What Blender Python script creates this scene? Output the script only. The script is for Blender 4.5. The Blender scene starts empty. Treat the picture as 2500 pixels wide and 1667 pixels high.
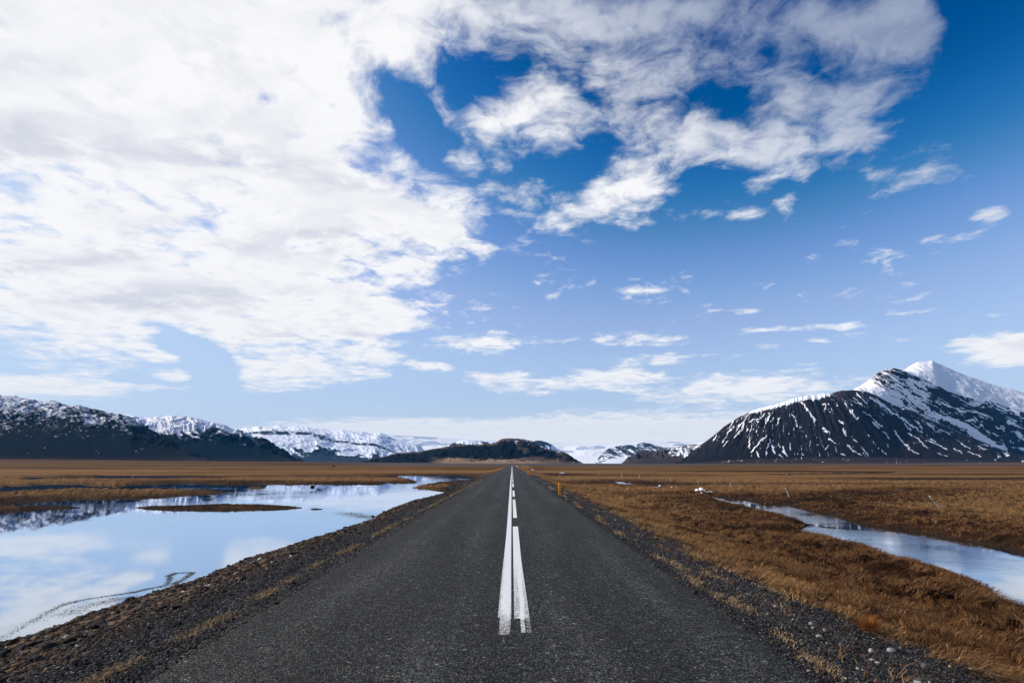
import bpy, math, random
import numpy as np
from mathutils import Vector, Matrix
random.seed(4); RNG = np.random.default_rng(11)
S = bpy.context.scene
COL = S.collection

# ------------------------------------------------------------------ camera
F, HZ, CAMZ = 1458.0, 1131.0, 1.7          # focal length and horizon row in photo pixels (2500 x 1667)
PITCH = math.atan((HZ - 833.5) / F)
cam_d = bpy.data.cameras.new('camera'); cam = bpy.data.objects.new('camera', cam_d); COL.objects.link(cam)
cam_d.sensor_width = 36.0; cam_d.lens = 36.0 * F / 2500.0
cam_d.clip_start = 0.05; cam_d.clip_end = 120000
cam.location = (0, 0, CAMZ); cam.rotation_euler = (math.pi / 2 + PITCH, 0, 0)
S.camera = cam
CP, SP = math.cos(PITCH), math.sin(PITCH)

def uv_dir(px, py):
    """photo pixel -> (x/y, z/y) of the world direction"""
    a = (np.asarray(px, float) - 1250) / F; b = (833.5 - np.asarray(py, float)) / F
    y = CP - SP * b; z = SP + CP * b
    return a / y, z / y

def on_plane(px, py, z):
    u, v = uv_dir(px, py)
    Y = (z - CAMZ) / v
    return u * Y, Y

# ------------------------------------------------------------------ light
SUN_EL, SUN_AZ = math.radians(31), math.radians(-82)      # azimuth from +Y, clockwise
sd = Vector((math.sin(SUN_AZ) * math.cos(SUN_EL), math.cos(SUN_AZ) * math.cos(SUN_EL), math.sin(SUN_EL)))
sl = bpy.data.lights.new('sun', 'SUN'); sl.energy = 4.8; sl.angle = math.radians(0.53); sl.color = (1.0, 0.93, 0.84)
so = bpy.data.objects.new('sun', sl); COL.objects.link(so)
so.rotation_euler = sd.to_track_quat('Z', 'Y').to_euler(); so.location = (-30, 10, 40)
S.view_settings.view_transform = 'Standard'; S.view_settings.look = 'None'
S.view_settings.exposure = 0.0; S.view_settings.gamma = 1.0; S.view_settings.use_curve_mapping = False
S.cycles.max_bounces = 6; S.cycles.diffuse_bounces = 2; S.cycles.glossy_bounces = 3
S.cycles.transparent_max_bounces = 12; S.cycles.volume_bounces = 0

# ------------------------------------------------------------------ node helpers
class NT:
    def __init__(s, tree):
        s.t = tree; s.n = tree.nodes; s.l = tree.links; s.n.clear()
    def new(s, typ, ins=None, **kw):
        n = s.n.new(typ)
        for k, v in kw.items(): setattr(n, k, v)
        for k, v in (ins or {}).items():
            sock = n.inputs[k]
            if isinstance(v, bpy.types.NodeSocket): s.l.new(v, sock)
            else: sock.default_value = v
        return n
    def math(s, op, a, b=None, c=None, clamp=False):
        i = {0: a}
        if b is not None: i[1] = b
        if c is not None: i[2] = c
        return s.new('ShaderNodeMath', i, operation=op, use_clamp=clamp).outputs[0]
    def vm(s, op, a, b=None, scale=None):
        i = {0: a}
        if b is not None: i[1] = b
        n = s.new('ShaderNodeVectorMath', i, operation=op)
        if scale is not None: n.inputs['Scale'].default_value = scale
        return n.outputs['Value'] if op in ('LENGTH', 'DOT_PRODUCT', 'DISTANCE') else n.outputs[0]
    def noise(s, vec, scale, detail=4, rough=0.55, dist=0.0, dim='3D'):
        n = s.new('ShaderNodeTexNoise', {'Scale': scale, 'Detail': detail, 'Roughness': rough, 'Distortion': dist}, noise_dimensions=dim)
        s.l.new(vec, n.inputs['Vector'])
        return n.outputs['Fac']
    def mr(s, v, a, b, c=0.0, d=1.0, smooth=False):
        n = s.new('ShaderNodeMapRange', {0: v, 1: a, 2: b, 3: c, 4: d})
        if smooth: n.interpolation_type = 'SMOOTHSTEP'
        return n.outputs[0]
    def mix(s, f, a, b):
        n = s.n.new('ShaderNodeMix'); n.data_type = 'RGBA'
        for k, v in ((0, f), (6, a), (7, b)):
            if isinstance(v, bpy.types.NodeSocket): s.l.new(v, n.inputs[k])
            elif k == 0: n.inputs[k].default_value = v
            else: n.inputs[k].default_value = (*v, 1) if len(v) == 3 else v
        return n.outputs[2]
    def attr(s, name):
        return s.new('ShaderNodeAttribute', attribute_name=name)
    def bump(s, h, strength, dist=0.02, normal=None):
        i = {'Strength': strength, 'Distance': dist, 'Height': h}
        if normal is not None: i['Normal'] = normal
        return s.new('ShaderNodeBump', i).outputs[0]

def material(name):
    m = bpy.data.materials.new(name); m.use_nodes = True
    t = NT(m.node_tree)
    out = t.new('ShaderNodeOutputMaterial')
    bs = t.new('ShaderNodeBsdfPrincipled'); bs.inputs['Roughness'].default_value = 0.9
    bs.inputs['Specular IOR Level'].default_value = 0.03
    t.l.new(bs.outputs[0], out.inputs[0])
    return m, t, bs, out

# ------------------------------------------------------------------ sky: physical sky with a layer of clouds
W = bpy.data.worlds.new('World'); S.world = W; W.use_nodes = True
t = NT(W.node_tree)
wout = t.new('ShaderNodeOutputWorld')
bg = t.new('ShaderNodeBackground', {'Strength': 1.0}); t.l.new(bg.outputs[0], wout.inputs[0])
sky = t.new('ShaderNodeTexSky', sky_type='NISHITA', sun_disc=False, sun_elevation=SUN_EL, sun_rotation=SUN_AZ,
            air_density=1.0, dust_density=0.6, ozone_density=2.5)
SKY_K = 0.10
tc = t.new('ShaderNodeTexCoord').outputs['Generated']
sp = t.new('ShaderNodeSeparateXYZ', {0: tc})
X, Y, Z = sp.outputs
Zp = t.math('ADD', t.math('MAXIMUM', Z, 0.0), 0.09)
plane = t.new('ShaderNodeCombineXYZ', {0: t.math('DIVIDE', X, Zp), 1: t.math('DIVIDE', Y, Zp), 2: 0.0}).outputs[0]
Ya = t.math('MAXIMUM', t.math('ABSOLUTE', Y), 0.08)
gn = t.new('ShaderNodeCombineXYZ', {0: t.math('DIVIDE', X, Ya), 1: t.math('DIVIDE', t.math('MAXIMUM', Z, 0.0), Ya), 2: 0.0}).outputs[0]
# cloud banks: centre, half sizes, rotation, weight (photo at 2352 px wide)
BANKS = [
 (120,180,1000,560,0,1.5),(430,120,620,360,0,.9),(760,330,260,300,-15,.9),(560,590,560,240,0,1.0),(900,500,260,150,-22,.9),(1035,530,120,120,0,.85),
 (160,700,420,190,-12,1.1),(640,720,420,150,0,1.0),(860,725,200,48,0,1.1),(700,850,300,60,6,1.1),(60,890,420,38,0,1.3),(400,862,90,20,0,.9),
 (1000,20,420,150,0,.9),(1380,90,300,230,-18,1.15),(1215,265,170,110,-28,1.15),(1590,20,320,110,0,.8),
 (1430,425,160,85,18,1.15),(1600,320,130,100,10,1.1),(1775,320,120,110,0,.95),(1910,230,200,90,12,.65),(1900,60,330,130,0,.62),(2090,70,130,150,0,.50),(1770,185,120,60,0,.62),(1950,325,110,34,8,.8),
 (1610,180,110,90,0,.42),(1480,340,110,60,0,.6),(1750,200,640,330,0,.20),
 (1220,465,90,70,30,.62),(1062,375,60,34,-20,.6),(1470,515,60,26,0,.8),(1590,493,90,24,0,.65),(1725,495,60,28,12,.6),(1800,465,45,28,40,.62),(1850,400,55,26,50,.62),
 (2275,492,60,24,14,.85),(1480,682,70,34,0,.6),(2330,800,190,52,4,1.5),(1460,775,240,24,0,.62),(1740,760,120,14,3,.75),(1895,751,120,14,3,.75),(1880,782,50,10,0,.6),
 (1090,788,190,34,0,.72),(1185,878,150,32,-6,1.0),(1400,872,180,36,0,1.05),(1720,892,340,46,3,1.2),(1530,826,180,22,3,.75),(990,842,80,15,0,.9),
 (1500,985,480,60,0,1.2),(1150,995,760,44,0,1.0),(850,985,400,36,0,.95),(1900,975,300,60,0,1.2),(930,655,170,50,6,.32),
 # gaps
 (900,215,90,200,33,-1.3),(960,290,60,110,20,-.6),(405,775,150,46,-24,-1.5),(490,850,90,60,-30,-1.4),(300,872,120,14,-4,-.7),(610,225,60,40,-30,-.5),(780,60,70,60,0,-.5),(1330,200,100,36,-30,-.55),
 (1090,195,120,40,-20,-.32),(1670,245,60,40,0,-.22),(1600,120,50,90,20,-.12),(840,400,90,50,0,-.4),(2290,160,170,320,0,-1.2),(700,690,150,24,0,-.4),(760,240,40,30,0,-.5),(2000,170,120,40,10,-.3),(1900,330,60,40,0,-.2),
]
acc = t.math('MULTIPLY', t.mr(Y, 0.1, -0.3, 0.0, 0.22), 1.0)
for cx, cy, rx, ry, rot, w in BANKS:
    k = 2500 / 2352
    u0, v0 = uv_dir(cx * k, cy * k)
    u1, _ = uv_dir((cx + rx) * k, cy * k); _, va = uv_dir(cx * k, (cy - ry) * k); _, vb = uv_dir(cx * k, (cy + ry) * k)
    mp = t.new('ShaderNodeMapping', {'Location': (float(u0), float(v0), 0), 'Rotation': (0, 0, math.radians(rot)),
                                     'Scale': (float(u1 - u0), float(abs(va - vb)) / 2, 1)}, vector_type='TEXTURE')
    t.l.new(gn, mp.inputs['Vector'])
    g = t.new('ShaderNodeTexGradient', gradient_type='SPHERICAL'); t.l.new(mp.outputs[0], g.inputs[0])
    acc = t.math('MULTIPLY_ADD', g.outputs['Fac'], w, acc)
cover = t.math('SUBTRACT', 1.0, t.math('POWER', 2.718, t.math('MULTIPLY', t.math('MAXIMUM', acc, -0.3), -1.35)))   # saturates softly
warp = t.new('ShaderNodeTexNoise', {'Scale': 2.2, 'Detail': 5.0, 'Roughness': 0.6}, noise_dimensions='2D'); t.l.new(plane, warp.inputs['Vector'])
pl = t.vm('ADD', plane, t.vm('MULTIPLY', t.vm('SUBTRACT', warp.outputs['Color'], (0.5, 0.5, 0.5)), (0.17, 0.17, 0)))
def density(p, det):
    n1 = t.noise(p, 3.0, det, 0.56, 0.0, '2D'); nn = t.noise(p, 9.0, max(2, det - 2), 0.62, 0.25, '2D')
    return t.math('ADD', t.math('MULTIPLY', n1, 0.60), t.math('MULTIPLY', nn, 0.40))
n1 = density(pl, 10.0)
n2 = density(t.vm('ADD', pl, (-0.07, 0.0, 0.0)), 5.0)
core = t.mr(acc, 0.8, 1.8, 0.0, 1.05, True)
def rawf(n, amp): return t.math('ADD', t.math('MULTIPLY_ADD', cover, 1.55, core), t.math('MULTIPLY', t.math('SUBTRACT', n, 0.5), amp))
ampz = t.mr(Z, 0.04, 0.30, 2.4, 5.2, True)
raw = rawf(n1, ampz); raw2 = rawf(n2, ampz)
zf = t.mr(Z, 0.25, 0.50, 0.0, 1.0, True)
alpha = t.math('DIVIDE', t.math('SUBTRACT', raw, t.math('MULTIPLY_ADD', zf, -0.10, 0.30)), t.math('MULTIPLY_ADD', zf, 0.45, 0.95), clamp=True)
alpha = t.mr(alpha, 0.0, 1.0, 0.0, 1.0, True)

thick = t.mr(raw2, 0.7, 2.2, 0, 1, True)
bm = t.new('ShaderNodeMapping', {'Rotation': (0, 0, math.radians(25)), 'Scale': (0.8, 2.0, 1)}); t.l.new(pl, bm.inputs['Vector'])
big = t.noise(bm.outputs[0], 1.3, 6.0, 0.5, 0.3, '2D')
grey = t.math('MULTIPLY', t.math('MULTIPLY', t.mr(big, 0.38, 0.72, 0, 1, True), t.mr(n2, 0.36, 0.62, 0.35, 1.0, True)), t.mr(thick, 0.15, 0.8))
grey = t.math('MULTIPLY', grey, t.mr(Z, 0.02, 0.22, 0.12, 1.0, True))
# side of the billows turned away from the sun
shade = t.math('MULTIPLY', t.mr(t.math('SUBTRACT', n2, n1), -0.03, 0.13, 0.0, 0.45), t.mr(Z, 0.02, 0.22, 0.3, 1.0, True))
grey = t.math('MAXIMUM', grey, t.math('MULTIPLY', shade, thick))
sdot = t.vm('DOT_PRODUCT', tc, tuple(sd))
lit = t.mr(t.math('SUBTRACT', sdot, t.math('MULTIPLY', t.math('MAXIMUM', t.math('SUBTRACT', Z, 0.15), 0.0), 2.0)), -0.85, -0.40, 0.46, 1.0, True)
alpha = t.math('MULTIPLY', alpha, t.mr(lit, 0.46, 1.0, 0.74, 1.0))
ccol = t.mix(grey, (0.985, 0.98, 0.985), (0.69, 0.71, 0.79))
ccol = t.vm('MULTIPLY', ccol, t.new('ShaderNodeCombineXYZ', {0: lit, 1: t.math('POWER', lit, 0.85), 2: t.math('POWER', lit, 0.58)}).outputs[0])
cv = t.new('ShaderNodeRGBCurve', {'Fac': 1.0}); t.l.new(t.vm('SCALE', sky.outputs[0], scale=SKY_K), cv.inputs['Color'])
for ch, P_ in enumerate([[(0,0),(.09,.0),(.105,.015),(.119,.062),(.137,.15),(.162,.245),(.185,.325),(.30,.49),(.6,.62),(1,.85)], [(0,0),(.13,.05),(.153,.08),(.177,.14),(.197,.205),(.23,.305),(.291,.455),(.42,.63),(.7,.75),(1,.9)],
                         [(0,0),(.15,.14),(.279,.29),(.306,.39),(.35,.51),(.382,.64),(.455,.775),(.52,.86),(.8,.95),(1,1)]]):
    cu = cv.mapping.curves[ch]
    while len(cu.points) > 2: cu.points.remove(cu.points[1])
    cu.points[0].location = P_[0]; cu.points[1].location = P_[-1]
    for q_ in P_[1:-1]: cu.points.new(*q_)
cv.mapping.update()
skyc = t.mix(t.mr(Z, 0.0, 0.12, 0.80, 0.0, True), cv.outputs['Color'], (0.76, 0.85, 0.93))
fin = t.mix(alpha, skyc, ccol)
t.l.new(fin, bg.inputs[0])
W.cycles.sampling_method = 'MANUAL'; W.cycles.sample_map_resolution = 512

# ------------------------------------------------------------------ numpy noise
def _h(ix, iy, seed):
    h = (ix.astype(np.int64) * 374761393 + iy.astype(np.int64) * 668265263 + seed * 1442695041) & 0xffffffff
    h = ((h ^ (h >> 13)) * 1274126177) & 0xffffffff
    h = (h ^ (h >> 16)) & 0xffffffff
    return h.astype(np.float64) / 4294967295.0
def vn(x, y, seed=0):
    x = np.asarray(x, float); y = np.asarray(y, float)
    ix = np.floor(x); iy = np.floor(y); fx = x - ix; fy = y - iy
    fx = fx * fx * fx * (fx * (fx * 6 - 15) + 10); fy = fy * fy * fy * (fy * (fy * 6 - 15) + 10)
    a = _h(ix, iy, seed); b = _h(ix + 1, iy, seed); c = _h(ix, iy + 1, seed); d = _h(ix + 1, iy + 1, seed)
    return (a * (1 - fx) + b * fx) * (1 - fy) + (c * (1 - fx) + d * fx) * fy
def fbm(x, y, seed=0, o=5, g=0.5):
    s = 0; a = 1; tot = 0
    for i in range(o):
        s = s + a * vn(x, y, seed + i * 17); tot += a; a *= g; x = x * 2.03 + 3.1; y = y * 2.03 + 7.7
    return s / tot
def ridged(x, y, seed=0, o=5, g=0.55):
    s = 0; a = 1; tot = 0
    for i in range(o):
        s = s + a * (1 - np.abs(vn(x, y, seed + i * 13) * 2 - 1)); tot += a; a *= g; x = x * 2.1 + 1.3; y = y * 2.1 + 4.7
    return s / tot
def ss(a, b, x):
    q = np.clip((np.asarray(x, float) - a) / (b - a), 0, 1); return q * q * (3 - 2 * q)

# ------------------------------------------------------------------ mesh helpers
def mesh_obj(name, V, faces_flat, sizes, mat=None, parent=None, smooth=True):
    me = bpy.data.meshes.new(name)
    V = np.ascontiguousarray(V, dtype=np.float32)
    me.vertices.add(len(V)); me.vertices.foreach_set('co', V.ravel())
    faces_flat = np.ascontiguousarray(faces_flat, dtype=np.int32); sizes = np.asarray(sizes, dtype=np.int32)
    me.loops.add(len(faces_flat)); me.loops.foreach_set('vertex_index', faces_flat)
    me.polygons.add(len(sizes))
    me.polygons.foreach_set('loop_start', np.concatenate([[0], np.cumsum(sizes)[:-1]]).astype(np.int32))
    if smooth: me.polygons.foreach_set('use_smooth', np.ones(len(sizes), dtype=bool))
    me.update(calc_edges=True)
    if mat: me.materials.append(mat)
    o = bpy.data.objects.new(name, me); COL.objects.link(o)
    if parent: o.parent = parent
    return o
def add_attr(o, name, arr):
    a = o.data.attributes.new(name, 'FLOAT_COLOR', 'POINT')
    c = np.ones((len(o.data.vertices), 4), dtype=np.float32); c[:, :arr.shape[1]] = arr
    a.data.foreach_set('color', c.ravel())
def grid_faces(nr, nc, flip=False):
    i = np.arange(nr - 1)[:, None] * nc + np.arange(nc - 1)[None, :]
    q = np.stack([i, i + 1, i + nc + 1, i + nc], -1).reshape(-1, 4)
    if flip: q = q[:, ::-1]
    return q.ravel(), np.full(len(q), 4)
def tag(o, label=None, cat=None, group=None, kind=None):
    if label: o['label'] = label
    if cat: o['category'] = cat
    if group: o['group'] = group
    if kind: o['kind'] = kind
    return o

# ------------------------------------------------------------------ traced shores (photo pixels)
ZW = -1.10
def z1(*p): return [(x / 3.675, 940 + y / 3.675) for x, y in p]
def z2(*p): return [(600 + x / 3.675, 960 + y / 3.675) for x, y in p]
def z3(*p): return [(1200 + x / 4.704, 1040 + y / 4.704) for x, y in p]
def z4(*p): return [(1650 + x / 2.767, 860 + y / 2.767) for x, y in p]
def z5(*p): return [(x / 2.613, 1200 + y / 2.613) for x, y in p]
def z7(*p): return [(1600 + x / 2.613, 1150 + y / 2.613) for x, y in p]
POND = [(-900,1700)] + z5((0,1000),(180,950),(400,860),(560,800),(700,760),(800,710),(980,665),(1120,620),(1300,570),(1330,530),(1500,480),(1560,450),(1640,420),
        (1760,385),(1850,350),(2050,310),(2100,270),(2250,225),(2330,195)) + z2((1070,1160),(1160,1110),(1180,1090),(1300,1040),(1480,1000),(1600,965),(1700,940),(1790,905),(1830,872),
        (1640,860),(1500,850),(1560,830),(1750,800),(1900,790),(2030,772),(2040,755),(1980,745),(1700,742),(1340,742),(1440,765),(1500,785),(1590,792),(1400,805),(1170,812),(900,815),(450,818),(0,812)) \
       + z1((2000,885),(1700,882),(1250,885),(1150,895),(950,903),(750,895),(500,888),(350,893),(0,910)) + [(-900,1188)]
STREAM = z7((330,155),(450,175),(560,180),(620,195),(700,212),(830,215),(930,205),(1000,195),(1080,183),(1200,178),(1320,163),(1440,158),(1640,128),(1650,134),(1560,147),(1440,166),(1320,174),
        (1200,188),(1080,195),(1000,203),(930,212),(850,224),(950,250),(1100,275),(1200,310),(1350,345),(1500,370),(1650,385),(1800,420),(1950,440),(2150,480),(2250,500),(2352,520)) \
       + [(2700,1400),(3300,1530),(3300,1850),(2700,1580)] + z7((2352,870),(2250,830),(2180,790),(2150,760),(2000,700),(1850,650),(1700,610),(1600,580),(1450,520),(1300,475),(1150,445),(950,390),
        (920,375),(1000,345),(900,310),(800,290),(650,250),(550,225),(450,205),(380,175))
WATERS = [POND, STREAM,
    z1((80,840),(300,827),(560,821),(800,828),(900,816),(1300,817),(1620,820),(2040,829),(1900,836),(1600,833),(1300,837),(900,838),(600,838),(300,846)),
    z1((20,925),(180,912),(350,900),(480,905),(420,922),(180,932)),
    z1((1610,748),(1880,750),(1880,755),(1610,754)),
    z3((1345,628),(1450,635),(1600,658),(1700,676),(1850,678),(1970,698),(1900,712),(1750,692),(1600,684),(1500,667),(1430,650)),
    z4((690,822),(1100,814),(1460,810),(1470,818),(1100,823),(750,829)), z4((1530,857),(1660,858),(1655,862),(1535,862)),
    z3((400,494),(450,491),(490,497),(430,500)), z3((760,552),(810,556),(800,566),(750,560))]
ISLANDS = [z1((0,960),(350,945),(700,930),(1200,935),(1500,938),(1900,943),(2120,965),(1800,980),(1500,1005),(1300,1015),(1000,1015),(700,1020),(500,1035),(300,1045),(100,1065),(0,1070)) + [(-900,1240),(-900,1202)],
    z1((0,1100),(200,1090),(500,1091),(830,1095),(500,1108),(200,1125),(0,1140)) + [(-900,1262),(-900,1238)],
    z1((1200,1103),(1300,1092),(1700,1088),(2000,1080),(2352,1078)) + z2((350,1012),(500,1020),(520,1030),(400,1038),(200,1040),(0,1045)) + z1((1700,1125),(1400,1120),(1250,1110)),
    z2((530,1033),(650,1030),(700,1040),(600,1042)), z2((320,1052),(390,1052),(390,1058),(320,1058)), z2((10,842),(165,840),(160,850),(20,850))]

def sdist(px, py, poly):
    """signed distance (outside > 0) of plane points to a world polygon"""
    P = np.array([on_plane(a, b, ZW) for a, b in poly])
    out = np.full(len(px), 1e9, dtype=np.float32)
    lo = P.min(0) - 14; hi = P.max(0) + 14
    m = np.where((px > lo[0]) & (px < hi[0]) & (py > lo[1]) & (py < hi[1]))[0]
    if len(m) == 0: return out
    x = px[m].astype(np.float32); y = py[m].astype(np.float32)
    d = np.full(len(m), 1e12, np.float32); ins = np.zeros(len(m), bool)
    for i in range(len(P)):
        ax, ay = P[i]; bx, by = P[(i + 1) % len(P)]
        ex, ey = bx - ax, by - ay; L = ex * ex + ey * ey + 1e-9
        tt = np.clip(((x - ax) * ex + (y - ay) * ey) / L, 0, 1)
        dd = (x - ax - tt * ex) ** 2 + (y - ay - tt * ey) ** 2
        d = np.minimum(d, dd)
        if abs(ey) > 1e-9:
            c = ((ay > y) != (by > y)) & (x < ex * (y - ay) / ey + ax)
            ins ^= c
    d = np.sqrt(d); d[ins] *= -1
    out[m] = d
    return out

def water_d(x, y):
    d = np.full(len(x), 1e9, np.float32)
    for w in WATERS: d = np.minimum(d, sdist(x, y, w))
    for w in ISLANDS: d = np.maximum(d, -sdist(x, y, w))
    r = np.clip(y * 0.012, 0.10, 1.2)
    return d + r * (fbm(x / (r * 6), y / (r * 6), 5, 4) - 0.5) * 1.3 * (np.abs(d) < 14)

RWL, RWR = -3.12, 2.62
VT_PX = [(-1500,1116),(0,1119.5),(640,1126.5),(1100,1130.3),(1650,1131.5),(2100,1130.5),(2500,1128.5),(4000,1124)]
VT_U = np.array([uv_dir(a, 1130)[0] for a, b in VT_PX]); VT_V = np.array([uv_dir(1250, b)[1] for a, b in VT_PX])
def ground_z(x, y, wd=None):
    x = np.asarray(x, float); y = np.asarray(y, float)
    if wd is None: wd = water_d(x, y)
    base = -0.90 + 0.14 * (fbm(x / 14, y / 14, 1, 3) - 0.5)
    tus = (np.abs(fbm(x / 0.62, y / 0.5, 2, 3, 0.5) - 0.45) * 2.0 * 0.30 - 0.03 + (fbm(x / 2.4, y / 2.0, 8, 2) - 0.5) * 0.16) * ss(0.0, 1.5, wd) * (1 - ss(60, 160, y))
    field = base + tus * ss(5.0, 7.0, np.abs(x))
    
    # road embankment
    jag = 0.35 * (fbm(x / 2.5, y / 2.5, 3, 3) - 0.5)
    xr = x - RWR; er = -0.035 - 0.05 * np.clip(xr, 0, 1.0) - 0.21 * np.clip(xr - 1.0 + jag, 0, 30)
    xl = RWL - x; el = -0.035 - 0.06 * np.clip(xl, 0, 0.8) - 0.225 * np.clip(xl - 0.8 + jag, 0, 30)
    emb = np.where(x > 0, er, el) + 0.03 * (fbm(x / 0.25, y / 0.25, 9, 3) - 0.5) * (np.abs(x) > 2.9)
    k = 0.12
    h = np.maximum(emb, field); dlt = np.clip(k - np.abs(emb - field), 0, k); h = h + dlt * dlt / (4 * k)
    on = (x > RWL - 0.02) & (x < RWR + 0.02); h = np.where(on, -0.04, h)
    # shores
    hi = ZW + 0.03 + np.where((x < -11) & (y < 75), 0.11, 0.32) * np.clip(wd, 0, 50); lo = ZW + 0.012 + 0.05 * np.clip(wd, 0, 2)
    out = np.maximum(np.minimum(h, hi), lo)
    ins = ZW - 0.02 - np.minimum(0.45, 0.16 * np.clip(-wd, 0, 50))
    h = np.where(wd > 0, out, ins)
    # far plain lifts gently towards the mountains' feet
    u = x / np.maximum(y + 1e-6, 1e-3)
    vt = np.interp(u, VT_U, VT_V)
    far = ss(700, 2600, y)
    return h * (1 - far) + far * (vt * y + CAMZ) * 1.0

# ------------------------------------------------------------------ ground sheet
us = np.concatenate([np.linspace(-3.4, -0.95, 60)[:-1], np.linspace(-0.95, 0.95, 1000), np.linspace(0.95, 3.4, 60)[1:]])
inv = np.linspace(1 / 2.2, 1 / 150.0, 560)
ys = np.concatenate([[-40, -20, -10, -5, -2, 0, 1, 1.6], 1 / inv, np.geomspace(150, 2600, 130)[1:], np.geomspace(2600, 24000, 26)[1:]])
UU, YY = np.meshgrid(us, ys)
XX = UU * (np.maximum(YY, 0) + 1.5) * 1.0
XX = np.where(YY < 0, UU * (1.5 - YY * 2), XX)
gx, gy = XX.ravel(), YY.ravel()
wd = water_d(gx, gy)
gz = ground_z(gx, gy, wd)
ff, sz = grid_faces(len(ys), len(us))
# cover: r gravel, g darkness of the grass, b grey far plain
er = (gx - RWR); el = (RWL - gx)
edge = 0.9 * (fbm(gx / 1.1, gy / 1.1, 21, 4) - 0.5)
gravel_r = 1 - ss(0.8, 1.7, er + 1.6 * edge - np.clip((10 - gy) * 0.16, 0, 1))
gravel_r = gravel_r * (er > -1) * (1 - 0.75 * ss(45, 130, gy))
gravel_l = (1 - ss(3.2, 5.2, el + edge)) * (el > -1) * (1 - 0.8 * ss(60, 150, gy))
gravel_l = np.maximum(gravel_l, (el > -1) * (el < 7.2) * (gy < 45) * 1.0)
grv = np.clip(np.where(gx > 0, gravel_r, gravel_l), 0, 1)
wdn = np.clip(wd, -1, 60)
nearstream = np.where(gx > 0, 1 - ss(0.5, 9, wdn), 0.75 * (1 - ss(0.3, 5, wdn)))
low = fbm(gx / 9, gy / 9, 31, 4)
dark = np.clip(nearstream * 0.85 + (low - 0.5) * 1.3 + 0.32, 0, 1)
du, dv = gx / np.maximum(gy, 1), gy
# strip of dark vegetation on the far side of the brook and golden grass bands farther out
bands = fbm(gx / 90 + 5, gy / 22, 41, 4)
farw = ss(40, 90, gy)
dark = dark * (1 - farw) + farw * np.clip((bands - 0.5) * 3.6 + 0.36 + 0.5 * nearstream, 0, 1)
farf = ss(330, 1200, gy); dark = dark * (1 - farf) + farf * np.clip(0.62 + (fbm(gx / 400, gy / 160, 43, 3) - 0.5) * 1.2, 0, 1)
dark = np.clip(dark + 0.35 * (1 - ss(15, 60, gy)), 0, 1)
verge = (1 - ss(1.6, 3.2, np.abs(gx) - 2.2 - 0.02 * gy)) * (gx > 0); dark = dark * (1 - 0.9 * verge)
ug = gx / np.maximum(gy, 1)
greyp = ss(640, 820, gy + 200 * (fbm(gx / 150, gy / 60, 44, 3) - 0.5)) * ss(-0.34, -0.16, ug) * (1 - 0.45 * ss(0.16, 0.4, ug))
mud = (1 - ss(0.02, 0.35 + 0.01 * np.clip(gy, 0, 100), wd)) * 1.0

m_ground, t, bs, out = material('ground')
co = t.new('ShaderNodeTexCoord').outputs['Object']
a = t.attr('cover'); sepc = t.new('ShaderNodeSeparateColor', {0: a.outputs['Color']})
gR, gG, gB = sepc.outputs[0], sepc.outputs[1], sepc.outputs[2]
mudA = a.outputs['Alpha']
nA = t.noise(co, 1.7, 8, 0.62); nB = t.noise(co, 11.0, 6, 0.65); nC = t.noise(t.vm('MULTIPLY', co, (1, 0.5, 1)), 0.22, 6, 0.6)
strw = t.noise(t.vm('MULTIPLY', co, (7, 16, 7)), 3.0, 4, 0.7, 1.2)
dk = t.math('ADD', gG, t.math('MULTIPLY', t.math('SUBTRACT', nC, 0.5), 1.1), clamp=True)
g1 = t.mix(dk, (0.225, 0.118, 0.045), (0.032, 0.015, 0.007))
tex = t.math('ADD', t.math('MULTIPLY', t.math('SUBTRACT', nA, 0.5), 1.5), t.math('MULTIPLY', t.math('SUBTRACT', t.math('MULTIPLY', t.math('ADD', nB, strw), 0.5), 0.5), 1.8))
g2 = t.vm('MULTIPLY', g1, t.new('ShaderNodeCombineXYZ', {0: t.mr(tex, -0.5, 0.5, 0.10, 1.8), 1: t.mr(tex, -0.5, 0.5, 0.09, 1.8), 2: t.mr(tex, -0.5, 0.5, 0.12, 1.7)}).outputs[0])
vor = t.new('ShaderNodeTexVoronoi', {'Scale': 26.0, 'Randomness': 1.0}); t.l.new(co, vor.inputs['Vector'])
vc = t.new('ShaderNodeSeparateColor', {0: vor.outputs['Color']}).outputs[0]
vor2 = t.new('ShaderNodeTexVoronoi', {'Scale': 70.0}); t.l.new(co, vor2.inputs['Vector'])
vc2 = t.new('ShaderNodeSeparateColor', {0: vor2.outputs['Color']}).outputs[1]
st = t.math('ADD', t.math('MULTIPLY', vc, 0.6), t.math('MULTIPLY', vc2, 0.5))
gv = t.mix(t.mr(st, 0.2, 1.1), (0.014, 0.015, 0.017), (0.10, 0.10, 0.10))
gv = t.mix(t.mr(nA, 0.5, 0.75, 0, 0.35), gv, (0.10, 0.065, 0.04))
c = t.mix(t.mr(t.math('ADD', gR, t.math('MULTIPLY', t.math('SUBTRACT', nB, 0.5), 0.9)), 0.4, 0.6), g2, gv)
c = t.mix(t.math('MULTIPLY', gB, t.mr(nC, 0.3, 0.6, 0.75, 1.0)), c, (0.085, 0.08, 0.078))
c = t.mix(t.math('MULTIPLY', mudA, 0.75), c, (0.028, 0.020, 0.014))
t.l.new(c, bs.inputs['Base Color'])
hgt = t.math('ADD', t.math('MULTIPLY', nB, 0.5), t.math('ADD', t.math('MULTIPLY', strw, 0.3), t.math('MULTIPLY', t.math('SUBTRACT', 1.0, vor.outputs['Distance']), gR)))
b1 = t.bump(hgt, 0.9, 0.05)
b2 = t.bump(t.noise(co, 0.9, 6, 0.65), 1.0, 0.35, b1)
t.l.new(b2, bs.inputs['Normal'])
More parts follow.
